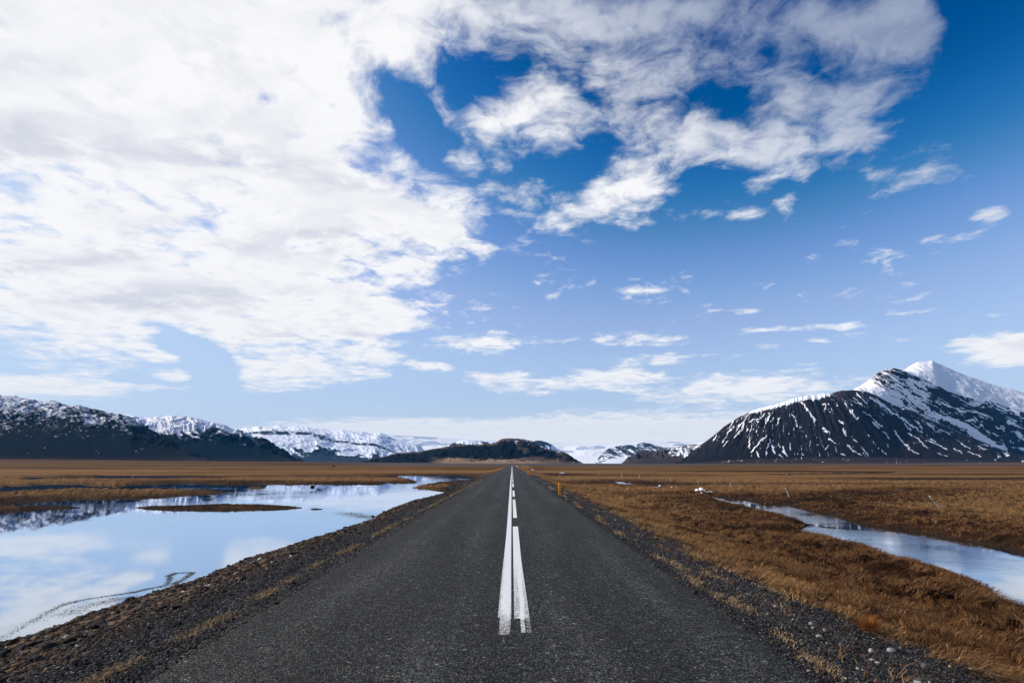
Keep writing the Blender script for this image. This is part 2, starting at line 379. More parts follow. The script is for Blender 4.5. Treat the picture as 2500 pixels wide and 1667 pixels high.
ground = mesh_obj('ground', np.stack([gx, gy, gz], 1), ff, sz, m_ground)
cov = np.stack([grv, dark, greyp, np.clip(mud, 0, 1)], 1)
add_attr(ground, 'cover', cov)
tag(ground, 'brown grassy plain with gravel road banks', kind='structure')

# ------------------------------------------------------------------ water sheets
REFL = 0.48
def water(name, x0, x1, y0, y1, ripple, label, r0, r1):
    m, t, bs, out = material(name)
    co = t.new('ShaderNodeTexCoord').outputs['Object']
    wcol = t.mix(t.noise(co, 0.35, 4), (0.006, 0.018, 0.035), (0.012, 0.022, 0.034))
    t.l.new(wcol, bs.inputs['Base Color'])
    bs.inputs['IOR'].default_value = 2.0; bs.inputs['Roughness'].default_value = 0.025; bs.inputs['Metallic'].default_value = 0.0; bs.inputs['Specular IOR Level'].default_value = 0.5
    mir = t.new('ShaderNodeBsdfGlossy', {'Color': (0.80, 0.88, 0.98, 1), 'Roughness': 0.02})
    msh = t.new('ShaderNodeMixShader', {0: t.mr(t.new('ShaderNodeFresnel', {'IOR': 1.33}).outputs[0], 0.02, 0.7, r0, r1), 1: bs.outputs[0], 2: mir.outputs[0]}); t.l.new(msh.outputs[0], out.inputs[0])
    a1 = t.noise(t.vm('MULTIPLY', co, (1.0, 1.5, 1)), 5.0, 3, 0.5, 0.4)
    patch = t.mr(t.noise(co, 0.12, 3), 0.46, 0.66, 0.04, 1.0)
    hh = t.math('MULTIPLY', t.math('ADD', a1, t.math('MULTIPLY', t.noise(co, 17, 2), 0.3)), patch)
    nb = t.bump(hh, 1.0, ripple); t.l.new(nb, bs.inputs['Normal']); t.l.new(nb, mir.inputs['Normal'])
    nx, ny = 60, 60
    X_, Y_ = np.meshgrid(np.linspace(x0, x1, nx), np.linspace(y0, y1, ny))
    V = np.stack([X_.ravel(), Y_.ravel(), np.full(nx * ny, ZW)], 1)
    f_, s_ = grid_faces(ny, nx)
    return tag(mesh_obj(name, V, f_, s_, m), label, kind='structure')
water('pond_water', -420, -1.5, 1.5, 420, 0.0018, 'still pond water mirroring the clouds left of the road', 0.34, 0.95)
water('stream_water', 3.0, 300, 1.5, 420, 0.008, 'rippled brook water winding through the grass right of the road', 0.12, 0.80)

# ------------------------------------------------------------------ road
def roadx(y):   # slight wander of the markings
    return -0.030 * np.exp(-((y - 62) / 30.0) ** 2)
m_road, t, bs, out = material('asphalt')
co = t.new('ShaderNodeTexCoord').outputs['Object']
va = t.new('ShaderNodeTexVoronoi', {'Scale': 95.0}); t.l.new(co, va.inputs['Vector'])
vb = t.new('ShaderNodeTexVoronoi', {'Scale': 38.0}); t.l.new(co, vb.inputs['Vector'])
ca = t.new('ShaderNodeSeparateColor', {0: va.outputs['Color']}); cb = t.new('ShaderNodeSeparateColor', {0: vb.outputs['Color']})
lown = t.noise(t.vm('MULTIPLY', co, (1.0, 0.12, 1)), 1.3, 4, 0.6)
midn = t.noise(co, 7.0, 5, 0.7)
s0 = t.math('ADD', t.math('MULTIPLY', ca.outputs[0], 0.6), t.math('MULTIPLY', cb.outputs[1], 0.4))
base = t.mix(t.math('POWER', s0, 2.6), (0.006, 0.007, 0.0075), (0.16, 0.165, 0.165))
spk = t.math('GREATER_THAN', ca.outputs[1], 0.95)
spk2 = t.math('GREATER_THAN', cb.outputs[2], 0.995)
base = t.mix(t.math('MULTIPLY', t.math('MAXIMUM', spk, spk2), 0.8), base, (0.42, 0.41, 0.39))
base = t.mix(t.math('MULTIPLY', t.math('GREATER_THAN', cb.outputs[0], 0.96), 0.5), base, (0.13, 0.06, 0.045))
sx = t.new('ShaderNodeSeparateXYZ', {0: co}).outputs[0]
def track(c0): return t.mr(t.math('ABSOLUTE', t.math('SUBTRACT', sx, c0)), 0.05, 0.45, 1.0, 0.0, True)
trk = t.math('ADD', t.math('ADD', track(-2.15), track(-0.75)), t.math('ADD', track(0.65), track(1.95)))
trk = t.math('MULTIPLY', trk, t.mr(lown, 0.3, 0.65, 0.2, 1.0))
f_ = t.math('MULTIPLY', t.math('MULTIPLY', t.mr(lown, 0.3, 0.7, 0.75, 1.25), t.mr(midn, 0.3, 0.7, 0.68, 1.35)), t.mr(trk, 0.0, 1.0, 0.90, 1.30))
wc = t.vm('ADD', co, t.vm('MULTIPLY', t.vm('SUBTRACT', t.new('ShaderNodeTexNoise', {'Vector': co, 'Scale': 1.4, 'Detail': 6.0}).outputs['Color'], (0.5, 0.5, 0.5)), (0.9, 0.9, 0)))
crk = t.new('ShaderNodeTexVoronoi', {'Vector': t.vm('MULTIPLY', wc, (0.5, 0.16, 1)), 'Scale': 1.0}, feature='DISTANCE_TO_EDGE').outputs['Distance']
crk = t.math('MULTIPLY', t.mr(crk, 0.0, 0.0035, 1.0, 0.0), t.mr(t.noise(co, 0.35, 3), 0.50, 0.60, 0.0, 0.75))
f_ = t.math('MULTIPLY', f_, t.math('SUBTRACT', 1.0, t.math('MULTIPLY', crk, 0.6)))
base = t.vm('MULTIPLY', base, t.new('ShaderNodeCombineXYZ', {0: t.math('MULTIPLY', f_, 0.71), 1: t.math('MULTIPLY', f_, 0.71), 2: t.math('MULTIPLY', f_, 0.635)}).outputs[0])
t.l.new(base, bs.inputs['Base Color']); bs.inputs['Roughness'].default_value = 0.8; bs.inputs['Specular IOR Level'].default_value = 0.12
hh = t.math('ADD', t.math('SUBTRACT', 1.0, va.outputs['Distance']), t.math('MULTIPLY', t.math('SUBTRACT', 1.0, vb.outputs['Distance']), 0.8))
t.l.new(t.bump(hh, 1.0, 0.014), bs.inputs['Normal'])
ry = np.concatenate([[-40, -10, -3, 0], np.linspace(1, 60, 240), np.geomspace(60, 640, 60)[1:]])
nx = 25
jl = 0.10 * (fbm(ry / 0.5, ry * 0, 61, 3) - 0.5) + 0.12 * (fbm(ry / 5, ry * 0 + 3, 62, 2) - 0.5)
jr = 0.10 * (fbm(ry / 0.5, ry * 0 + 9, 63, 3) - 0.5) + 0.12 * (fbm(ry / 5, ry * 0 + 5, 64, 2) - 0.5)
tt = np.linspace(0, 1, nx)[None, :]
RX = (RWL + jl)[:, None] * (1 - tt) + (RWR + jr)[:, None] * tt
def road_z(x): return 0.03 * (1 - np.clip(np.abs(np.asarray(x) + 0.08) / 2.7, 0, 1.1) ** 2) - 0.03
RY = np.repeat(ry[:, None], nx, 1); RZ = road_z(RX)
# skirt down both edges
RX = np.concatenate([RX[:, :1] - 0.05, RX, RX[:, -1:] + 0.05], 1); RY = np.concatenate([RY[:, :1], RY, RY[:, -1:]], 1); RZ = np.concatenate([RZ[:, :1] - 0.07, RZ, RZ[:, -1:] - 0.07], 1)
f_, s_ = grid_faces(RX.shape[0], RX.shape[1])
road = mesh_obj('road', np.stack([RX.ravel(), RY.ravel(), RZ.ravel()], 1), f_, s_, m_road)
tag(road, 'straight grey asphalt road running to the horizon', kind='structure')

m_paint, t, bs, out = material('road_paint')
a = t.attr('wear'); wv = t.new('ShaderNodeSeparateColor', {0: a.outputs['Color']}).outputs[0]
co = t.new('ShaderNodeTexCoord').outputs['Object']
vp = t.new('ShaderNodeTexVoronoi', {'Scale': 120.0}); t.l.new(co, vp.inputs['Vector'])
vcl = t.new('ShaderNodeSeparateColor', {0: vp.outputs['Color']}).outputs[0]
n_ = t.math('ADD', t.math('MULTIPLY', t.noise(co, 70, 4, 0.7), 0.9), t.math('MULTIPLY', vcl, 0.55))
cover_ = t.mr(t.math('SUBTRACT', n_, wv), 0.02, 0.10)
pc = t.mix(t.noise(co, 40, 4, 0.7), (0.66, 0.65, 0.63), (0.86, 0.85, 0.82))
t.l.new(pc, bs.inputs['Base Color']); bs.inputs['Roughness'].default_value = 0.7
t.l.new(t.bump(t.noise(co, 110, 3, 0.7), 0.5, 0.006), bs.inputs['Normal'])
tr = t.new('ShaderNodeBsdfTransparent'); mx = t.new('ShaderNodeMixShader', {0: cover_, 1: tr.outputs[0], 2: bs.outputs[0]})
t.l.new(mx.outputs[0], out.inputs[0])
def strip_obj(name, x0, x1, y0, y1, label, kind='structure'):
    """x0,x1: functions or constants; wear rises towards the edges near the camera and at the ends"""
    n = max(8, int(min(300, (y1 - y0) * 14)))
    yy = np.linspace(y0, y1, n) if y1 < 80 else np.geomspace(max(y0, 1), y1, 260)
    n = len(yy); k = 21
    q = np.linspace(0, 1, k)[None, :]
    a0 = np.array([x0(v) for v in yy])[:, None] + roadx(yy)[:, None]; a1 = np.array([x1(v) for v in yy])[:, None] + roadx(yy)[:, None]
    Xs = a0 * (1 - q) + a1 * q
    Ys = np.repeat(yy[:, None], k, 1)
    V = np.stack([Xs.ravel(), Ys.ravel(), (road_z(Xs) + 0.005).ravel()], 1)
    f_, s_ = grid_faces(n, k)
    o = mesh_obj(name, V, f_, s_, m_paint)
    return o, Xs, Ys
# left, continuous line: a solid core with fainter wings where it was repainted off line
def core_wear(X_, Y_, cx, cw, y_start, y_wing, name):
    d = np.abs(X_ - roadx(Y_) - cx) / cw
    w = np.where(d < 1, 0.33 + 0.14 * d ** 4, 0.58)
    w = np.where((d >= 1) & (Y_ < y_wing + 0.03 * np.sin(X_ * 90)), 1.6, w)
    w = w * (1 - 0.35 * ss(9, 18, Y_)) + 0.42 * (1 - ss(y_start, y_start + 1.3, Y_)) * (d < 1)
    return np.clip(w, 0, 2)
near_l = on_plane(1228, 1550, 0)[1]; wing_l = on_plane(1220, 1511, 0)[1]
o, Xs, Ys = strip_obj('road_line', lambda y: -0.158 + 0.022 * ss(8, 16, y), lambda y: -0.008 - 0.006 * ss(7, 14, y), near_l, 620, 'continuous white centre line, frayed at its near end')
add_attr(o, 'wear', np.repeat(core_wear(Xs, Ys, -0.074, 0.062, near_l, wing_l, 'l').reshape(-1, 1), 3, 1))
tag(o, 'continuous white centre line, frayed at its near end', 'road marking', kind='structure')
dash_px = [(1285, 1511), (1219, 1264), (1197, 1212), (1179, 1188.5), (1170.5, 1176.3), (1165.5, 1169)]
dd = [(on_plane(1255, b, 0)[1], on_plane(1255, a, 0)[1]) for a, b in dash_px]
yy0 = dd[-1][1]
while yy0 < 420:
    dd.append((yy0 + 3, yy0 + 13)); yy0 += 14
for i, (ya, yb) in enumerate(dd):
    wide = (lambda y: 0.026) if i == 0 else (lambda y: 0.038)
    wide2 = (lambda y: 0.200 - 0.033 * ss(6.3, 12, y)) if i == 0 else (lambda y: 0.165)
    o, Xs, Ys = strip_obj('road_dash', wide, wide2, ya if i else ya - 0.55, yb, '')
    if i == 0:
        d = np.abs(Xs - 0.118) / 0.025
        w = np.where(d < 1, 0.34, 0.58); w = np.where((Ys < ya) & (d >= 1) & (Xs < 0.15), 2.0, w)
        w = np.where((Ys < ya), w + 0.25, w); w = w * (1 - 0.55 * ss(7.5, 13, Ys)) 
    else: w = 0.27 + 0.25 * ss(0.040, 0.062, np.abs(Xs - 0.1015))
    add_attr(o, 'wear', np.repeat(np.clip(w, 0, 2).reshape(-1, 1), 3, 1))
    tag(o, 'white dash of the broken centre line, ' + ('nearest and widest, with frayed end' if i == 0 else '%s one counted away from the camera' % ['second','third','fourth','fifth','sixth','seventh','eighth','ninth','tenth'][min(i - 1, 8)] if i < 10 else 'one of the tiny far ones near the vanishing point'), 'road marking', 'dashes of the broken centre line', 'structure')
# chalky survey outline and curl next to the start of the lines
def thin_loop(pts, w, label):
    P = np.array([on_plane(a, b, 0) for a, b in pts]); V = []; 
    for i in range(len(P)):
        d = P[min(i + 1, len(P) - 1)] - P[max(i - 1, 0)]; d /= np.linalg.norm(d); n = np.array([-d[1], d[0]]) * w
        for s in (-1, 0, 1): q = P[i] + n * s; V.append((q[0], q[1], float(road_z(q[0])) + 0.004))
    f_, s_ = grid_faces(len(P), 3)
    o = mesh_obj('chalk_mark', np.array(V), f_, s_, m_paint); add_attr(o, 'wear', np.full((len(V), 3), 0.93)); tag(o, label, 'road marking', kind='structure')
def z6(*p): return [(850 + x / 2.94, 1200 + y / 2.94) for x, y in p]
def dens(pts, n=6):
    o = []
    for (a, b), (c_, d_) in zip(pts[:-1], pts[1:]):
        for i in range(n): o.append((a + (c_ - a) * i / n, b + (d_ - b) * i / n))
    return o + [pts[-1]]
thin_loop(dens(z6((1112,1040),(1115,1090),(1135,1115),(1230,1127),(1330,1126),(1360,1110),(1364,1035))), 0.006, 'faint chalk outline open at the top, below the ends of the centre lines')
thin_loop(dens(z6((1320,785),(1360,778),(1400,785),(1408,800),(1385,830),(1375,855))), 0.005, 'faint chalk hook right of the nearest dash')

# ------------------------------------------------------------------ mountains
def interp_px(pts):
    P = np.array([uv_dir(a, b) for a, b in pts]); o = np.argsort(P[:, 0])
    return P[o, 0], P[o, 1]
def massif(name, ridges, yfront, yback, nu, nrow, u_rng, amp, seed, base_shape=1.0, apron=0.0, sil_noise=0.0008, gully=None, label='', color=None, spec=None):
    """ridges: list of (distance fn/const, silhouette px list). Columns follow bearing, rows follow distance."""
    u = np.linspace(u_rng[0], u_rng[1], nu)
    Zs, Ys_, Es = [], [], []
    for dist, pts in ridges:
        pu, pv = interp_px(pts)
        v = np.interp(u, pu, pv) 
        kw = max(3, int(0.018 / (u[1] - u[0])) | 1); pad = np.pad(v, kw, mode='edge'); ker = np.hanning(kw + 2); ker /= ker.sum()
        vs = np.convolve(pad, ker, mode='same')[kw:-kw]
        v = v + sil_noise * 2 * (fbm(u * 70, u * 0 + seed, seed + 3, 5, 0.6) - 0.5)
        D = dist(u) if callable(dist) else np.full(nu, float(dist))
        Ys_.append(D); Zs.append(vs * D + CAMZ); Es.append((v - vs) * D)
    yf = yfront(u) if callable(yfront) else np.full(nu, float(yfront))
    vt = np.interp(u, VT_U, VT_V)
    z0 = vt * yf + CAMZ - 3
    rows_y, rows_z, rows_s, rows_k = [], [], [], []
    prevY, prevZ = yf, z0
    nk = [max(6, int(nrow * w)) for w in spec] if spec else [nrow] * len(ridges)
    for k, (D, Zr) in enumerate(zip(Ys_, Zs)):
        n = nk[k]
        for i in range(n + (1 if k == len(Ys_) - 1 else 0)):
            s = i / n
            if k == 0:
                sh = base_shape(s, u) if callable(base_shape) else s ** base_shape
                if apron: sh = apron * min(s / 0.25, 1) * 1.0 * (1 if s < .25 else 1) if s < 0.25 else apron + (1 - apron) * ((s - 0.25) / 0.75) ** (base_shape if not callable(base_shape) else 1)
                z = prevZ + (Zr - prevZ) * sh
            else:
                z = prevZ + (Zr - prevZ) * s - 0.10 * np.abs(Zr - prevZ + 40) * math.sin(math.pi * s) * (1 - s)
            z = z + Es[k] * s ** 6 + (Es[k - 1] * (1 - s) ** 6 if k else 0)     # fine crest shape only near the crest
            rows_y.append(prevY + (D - prevY) * s); rows_z.append(z * np.ones(nu)); rows_s.append(np.full(nu, s)); rows_k.append(np.full(nu, k))
        prevY, prevZ = D, Zr
    for i in range(1, 14):
        s = i / 13
        rows_y.append(prevY + (yback - prevY) * s); rows_z.append(prevZ * (1 - s) ** 1.3 - 20 * s + Es[-1] * (1 - s) ** 6); rows_s.append(np.full(nu, s)); rows_k.append(np.full(nu, len(ridges)))
    Yg = np.array(rows_y); Zg = np.array(rows_z); Sg = np.array(rows_s); Kg = np.array(rows_k)
    Ug = np.repeat(u[None, :], Yg.shape[0], 0)
    Vg = (Zg - CAMZ) / Yg
    hmax = max(z.max() for z in Zs)
    hh = np.clip(Zg / hmax, 0, 1)
    edge_t = np.where(Kg == 0, np.sin(math.pi * np.clip(Sg, 0, 1)) ** 0.9 * ss(0.12, 0.45, Sg), np.sin(math.pi * np.clip(Sg, 0, 1)) ** 0.6)
    gu, gv = gully(Ug, Vg) if gully else (Ug * 40, Vg * 12)
    rel = ridged(gu, gv, seed, 6, 0.58) - 0.55
    rel2 = ridged(Ug * 34 + Vg * 30, Vg * 60 + Ug * 12, seed + 50, 5, 0.6) - 0.55
    Zd = Zg + amp * np.where(Kg == 0, rel, rel2 * 1.2) * edge_t
    # keep the ridge lines where they were seen
    for k in range(len(ridges)):
        pass
    Xg = Ug * Yg
    f_, s_ = grid_faces(Yg.shape[0], nu)
    snow, tint = color(Ug, Vg, Zg, Sg, Kg, rel, hh, gu, gv)
    o = mesh_obj(name, np.stack([Xg.ravel(), Yg.ravel(), Zd.ravel()], 1), f_, s_, None)
    add_attr(o, 'snow', np.stack([np.clip(snow, 0, 1).ravel(), np.clip(tint, 0, 1).ravel(), np.zeros(Xg.size)], 1))
    tag(o, label, kind='structure')
    return o
def rock_mat(name, rock_a, rock_b, warm, nscale, snow_c=(0.80, 0.81, 0.84), fuzz=0.45, lo=0.46, hi=0.56):
    m, t, bs, out = material(name)
    a = t.attr('snow'); sc = t.new('ShaderNodeSeparateColor', {0: a.outputs['Color']})
    co = t.new('ShaderNodeTexCoord').outputs['Object']
    n = t.noise(t.vm('MULTIPLY', co, (1, 0.5, 1.6)), nscale, 6, 0.68); nf = t.noise(co, nscale * 0.3, 5, 0.6)
    s = t.mr(t.math('ADD', sc.outputs[0], t.math('MULTIPLY', t.math('SUBTRACT', n, 0.5), fuzz * 2)), lo, hi)
    rc = t.mix(nf, rock_a, rock_b)
    rc = t.mix(t.math('MULTIPLY', sc.outputs[1], t.mr(n, 0.35, 0.6, 0.5, 1)), rc, warm)
    c = t.mix(s, rc, snow_c)
    t.l.new(c, bs.inputs['Base Color']); bs.inputs['Roughness'].default_value = 0.95
    t.l.new(t.bump(n, 0.7, 6.0), bs.inputs['Normal'])
    return m
m_left = rock_mat('rock_left', (0.001, 0.006, 0.010), (0.003, 0.009, 0.014), (0.03, 0.02, 0.02), 0.02, (0.72, 0.74, 0.80), 0.5, 0.36, 0.74)
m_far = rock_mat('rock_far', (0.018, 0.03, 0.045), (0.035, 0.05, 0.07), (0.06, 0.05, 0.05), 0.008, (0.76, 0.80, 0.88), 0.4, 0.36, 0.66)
m_hill = rock_mat('rock_hill', (0.002, 0.007, 0.011), (0.007, 0.010, 0.013), (0.34, 0.22, 0.14), 0.02)
m_right = rock_mat('rock_right', (0.007, 0.008, 0.010), (0.018, 0.016, 0.017), (0.05, 0.034, 0.03), 0.02, (0.84, 0.84, 0.85), 0.32)
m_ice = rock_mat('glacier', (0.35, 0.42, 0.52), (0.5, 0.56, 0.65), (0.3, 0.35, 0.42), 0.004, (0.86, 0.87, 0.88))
m_brown = rock_mat('rock_brown', (0.02, 0.02, 0.023), (0.055, 0.042, 0.040), (0.08, 0.055, 0.045), 0.02)

def fade(pts, lo): return pts
# left front mountain
A_PTS = [(-900, 905), (-300, 945)] + z1((0,95),(110,108),(250,125),(330,150),(400,160),(480,155),(560,175),(660,190),(750,200),(830,222),(930,245),(1020,268),(1080,265),(1150,285),(1210,300),(1240,345),(1330,400),(1420,440),(1500,480),(1600,540),(1700,590),(1850,640),(1940,683))
def colA(U, V, Z, S_, K, rel, hh, gu, gv):
    pu, pv = interp_px(A_PTS); top = np.interp(U, pu, pv); vt = np.interp(U, VT_U, VT_V)
    h = (V - vt) / np.maximum(0.085, 0.001)
    hr = (V - vt) / np.maximum(top - vt, 1e-4)
    n = fbm(U * 260 + V * 400, V * 900, 101, 5, 0.65); l = fbm(U * 24 + V * 30, V * 60, 102, 4)
    s = ss(0.28, 1.05, h + (l - 0.5) * 0.6) * 0.50 + (n - 0.5) * 1.3 + 0.12 - 0.25 * rel + 0.35 * (fbm(gu * 1.4, gv * 0.5, 104, 4) - 0.5)
    s = s - 0.3 * ss(0.50, 0.30, h)
    spots = ss(0.74, 0.80, fbm(U * 260, V * 300, 107, 3)) * (h > 0.1) * 0.42
    return np.maximum(s, spots), ss(0.10, 0.02, h) * fbm(U * 40, V * 500, 103, 3) * 1.3
uA = (-2.0, float(interp_px(A_PTS)[0].max()) + 0.005)
o = massif('snowy_mountain', [(3900, A_PTS)], 2900, 5200, 1100, 150, uA, 46, 110, lambda s, u: np.sin(math.pi / 2 * s) ** 0.92 if True else s, color=colA,
           gully=lambda U, V: (U * 30 + V * 70 + 1.5 * fbm(U * 20, V * 60, 901, 3), V * 90 - U * 14), label='long dark mountain slope dusted with snow on the far left')
o.data.materials.append(m_left)
# second left mountain
B_PTS = [(150, 1100)] + z1((950,300),(1040,268),(1200,275),(1300,290),(1430,298),(1500,285),(1600,283),(1700,295),(1800,310),(1900,340),(2000,355),(2060,380),(2120,400),(2240,430),(2352,470)) + z2((60,400),(150,412),(200,430),(250,460),(330,505),(400,550),(450,580),(520,612))
def colB(U, V, Z, S_, K, rel, hh, gu, gv):
    vt = np.interp(U, VT_U, VT_V); h = (V - vt) / 0.075
    px = (U - uv_dir(250, 1100)[0]) / (uv_dir(720, 1100)[0] - uv_dir(250, 1100)[0])
    n = fbm(U * 170 + V * 120, V * 330, 121, 5, 0.6); g = fbm(gu * 2.2, gv * 0.6, 122, 4)
    line = 0.62 - 0.10 * ss(0.3, 0.9, px) 
    s = ss(line - 0.18, line + 0.16, h + (g - 0.5) * 0.65) * 0.85 + (n - 0.5) * 0.75 + 0.02
    return s, ss(0.12, 0.02, h) * 0.6
o = massif('snowy_mountain', [(5600, B_PTS)], 4300, 7400, 620, 130, (float(uv_dir(180, 1100)[0]), float(uv_dir(742, 1126)[0])), 85, 130, lambda s, u: np.sin(math.pi / 2 * s) ** 1.0, color=colB,
           gully=lambda U, V: (U * 48 + V * 80 + 1.5 * fbm(U * 30, V * 60, 902, 3), V * 80 - U * 18), label='rounded snowy mountain with dark lower slopes behind the long left slope')
o.data.materials.append(m_left)
# far snowy range
C_PTS = [(480, 1100)] + z2((-80,335),(0,302),(60,303),(130,290),(160,310),(230,300),(280,286),(340,295),(420,293),(520,295),(600,312),(700,320),(800,325),(870,324),(950,335),(1040,340),(1090,355),(1150,360),(1200,350),(1250,368),(1330,410),(1400,428),(1480,445),(1560,455),(1610,520),(1660,610))
C_FRONT = z2((-100,420),(0,350),(60,343),(140,336),(260,334),(380,338),(540,344),(640,362),(720,382),(800,420),(900,425),(1000,445),(1060,440),(1150,445),(1230,475),(1330,520),(1450,560),(1660,625))
def colC(U, V, Z, S_, K, rel, hh, gu, gv):
    vt = np.interp(U, VT_U, VT_V)
    pu, pv = interp_px(C_FRONT); top = np.interp(U, pu, pv); hr = (V - vt) / np.maximum(top - vt, 1e-4)
    g = fbm(gu * 1.3, gv, 141, 5, 0.6); n = fbm(U * 260, V * 500, 142, 4, 0.6)
    cliff = ss(0.80, 0.90, hr + (g - .5) * .3) * (1 - ss(0.97, 1.03, hr)) * (K == 0)
    s = 0.95 - 0.70 * cliff * ss(0.35, 0.6, n + 0.10) - 0.85 * ss(0.55, 0.18, hr + (g - 0.5) * 1.1) * (K == 0) + (n - 0.5) * 0.45 - 0.32 * ss(0.08, 0.30, rel) * (K == 0)
    s = np.where(K >= 1, 0.85 + (n - 0.5) * 0.5 - 0.25 * ss(.05, .25, rel), s)
    return s, np.zeros_like(s)
o = massif('snowy_mountain', [(9000, C_FRONT), (11500, C_PTS)], 7000, 14000, 700, 110, (float(uv_dir(500, 1100)[0]), float(uv_dir(1046, 1126)[0])), 75, 150, lambda s, u: s ** 1.25, color=colC,
           gully=lambda U, V: (U * 40 + V * 90 + 2.0 * fbm(U * 24, V * 70, 903, 3), V * 100 - U * 20), label='far white mountain range with cliff bands and blue shadows', spec=[1.0, 0.6])
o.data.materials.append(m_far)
# glacier plateau and its tongue
G_PTS = [(500, 1052)] + z2((1100,358),(1270,365),(1400,375),(1600,390),(1800,400),(1900,408),(2250,425),(2352,430)) + z3((300,205),(500,212),(700,228),(830,236),(1000,216),(1250,211),(1400,201),(1600,190),(1800,176),(2000,178),(2352,188)) + [(1760, 1068), (2000, 1065)]
def colG(U, V, Z, S_, K, rel, hh, gu, gv):
    n = fbm(U * 120, V * 900, 161, 5, 0.6); l = fbm(U * 22, V * 160, 162, 4)
    s = 0.95 - 0.75 * ss(0.56, 0.68, l) * (V > 0.018) - 0.5 * ss(0.62, 0.75, n) * (V < 0.02)
    return s, np.zeros_like(s)
o = massif('glacier', [(20000, G_PTS)], 7600, 23000, 620, 120, (float(uv_dir(860, 1100)[0]), float(uv_dir(1990, 1100)[0])), 55, 170, lambda s, u: s ** 1.15, color=colG,
           gully=lambda U, V: (U * 40, V * 200), label='broad white glacier tongue spilling down between the hills', sil_noise=0.0003)
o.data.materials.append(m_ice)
# white ridge behind the dark hill
D_PTS = [(1060, 1120)] + z2((1760,500),(1800,470),(1860,445),(1930,420),(1990,412),(2060,418),(2150,435),(2250,440)) + z3((60,200),(300,190),(450,176),(500,168),(560,165),(640,185),(700,215),(760,262),(830,290),(900,340),(960,420))
def colD(U, V, Z, S_, K, rel, hh, gu, gv):
    n = fbm(U * 240 + V * 200, V * 500, 181, 5, 0.6)
    return 0.92 + (n - 0.5) * 0.8 - 0.9 * ss(0.05, 0.25, rel), np.zeros_like(U)
o = massif('snowy_ridge', [(11000, D_PTS)], 9600, 13000, 400, 80, (float(uv_dir(1065, 1100)[0]), float(uv_dir(1404, 1125)[0])), 120, 190, lambda s, u: s ** 0.9, color=colD,
           gully=lambda U, V: (U * 70, V * 50), label='white ridge showing on both shoulders of the dark central hill')
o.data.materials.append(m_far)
# dark central hill
H_PTS = z2((1050,612),(1150,590),(1250,575),(1330,540),(1420,530),(1500,520),(1560,525),(1620,515),(1700,500),(1800,480),(1900,465),(2000,460),(2150,457)) + z3((0,207),(50,190),(100,160),(150,147),(220,142),(310,145),(400,160),(480,175),(530,200),(560,240),(600,265),(680,270),(760,285),(830,300),(900,340),(960,375),(1040,420))
def colH(U, V, Z, S_, K, rel, hh, gu, gv):
    vt = np.interp(U, VT_U, VT_V)
    pu, pv = interp_px(H_PTS); top = np.interp(U, pu, pv); hr = (V - vt) / np.maximum(top - vt, 1e-4); h = (V - vt) / 0.042
    n = fbm(U * 300 + V * 400, V * 300, 201, 4, 0.6)
    um = uv_dir(1265, 1100)[0]
    s = 0.30 * ss(0.55, 0.9, hr) * ss(-0.03, 0.0, U - um) + (n - 0.5) * 0.95 + 0.02
    s = np.where(h < 0.25, -1, s)
    sand = ss(0.20, 0.08, h + (fbm(U * 60, V * 900, 202, 4) - 0.5) * 0.25) * ss(uv_dir(1040, 1100)[0], uv_dir(1090, 1100)[0], U) * (1 - 0.55 * ss(uv_dir(1290, 1100)[0], uv_dir(1340, 1100)[0], U))
    top_b = ss(0.86, 0.97, hr) * 0.35 + 0.22 * ss(0.5, 0.62, fbm(U * 90, V * 140, 203, 3)) * ss(-0.01, 0.01, U - um)
    return s, np.maximum(sand, top_b)
o = massif('dark_hill', [(3900, H_PTS)], 2900, 4900, 640, 150, (float(uv_dir(884, 1126)[0]), float(uv_dir(1423, 1128)[0])), 34, 210, lambda s, u: (0.10 * s / 0.3 if s < 0.3 else 0.10 + 0.90 * np.sin(math.pi / 2 * (s - 0.3) / 0.7) ** 0.85), color=colH,
           gully=lambda U, V: (U * 42 + V * 30 + 1.5 * fbm(U * 40, V * 60, 904, 3), V * 60), label='low dark domed hill with a pale sandy foot where the road vanishes')
o.data.materials.append(m_hill)
# snowy mesa and brown foothill right of the glacier
E_PTS = z3((1180,420),(1240,340),(1280,300),(1350,250),(1430,230),(1550,215),(1650,215),(1690,195),(1750,180),(1820,200),(1900,225),(1980,245),(2060,250),(2200,255),(2400,262)) + [(1760, 1096), (1800, 1110)]
def colE(U, V, Z, S_, K, rel, hh, gu, gv):
    n = fbm(U * 240 + V * 500, V * 700, 221, 5, 0.6); pu, pv = interp_px(E_PTS); top = np.interp(U, pu, pv)
    cliff = ss(0.006, 0.002, top - V) * 0.1 + ss(0.012, 0.007, np.abs(top - V - 0.009))
    return 0.92 + (n - 0.5) * 0.9 - 0.55 * ss(0.05, 0.25, rel) - 0.45 * cliff, np.zeros_like(U)
o = massif('snowy_mountain', [(8600, E_PTS)], 7400, 10500, 420, 100, (float(uv_dir(1452, 1112)[0]), float(uv_dir(1790, 1100)[0])), 100, 230, lambda s, u: s ** 0.9, color=colE,
           gully=lambda U, V: (U * 90 + V * 130, V * 26), label='flat-topped snowy mountain with blue gullies right of the glacier')
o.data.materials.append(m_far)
F_PTS = z3((1495,425),(1560,370),(1640,320),(1720,290),(1800,290),(1880,295),(1990,245),(2080,240),(2130,245),(2200,220),(2300,213),(2420,205)) + [(1740, 1088), (1800, 1105), (1850, 1125)]
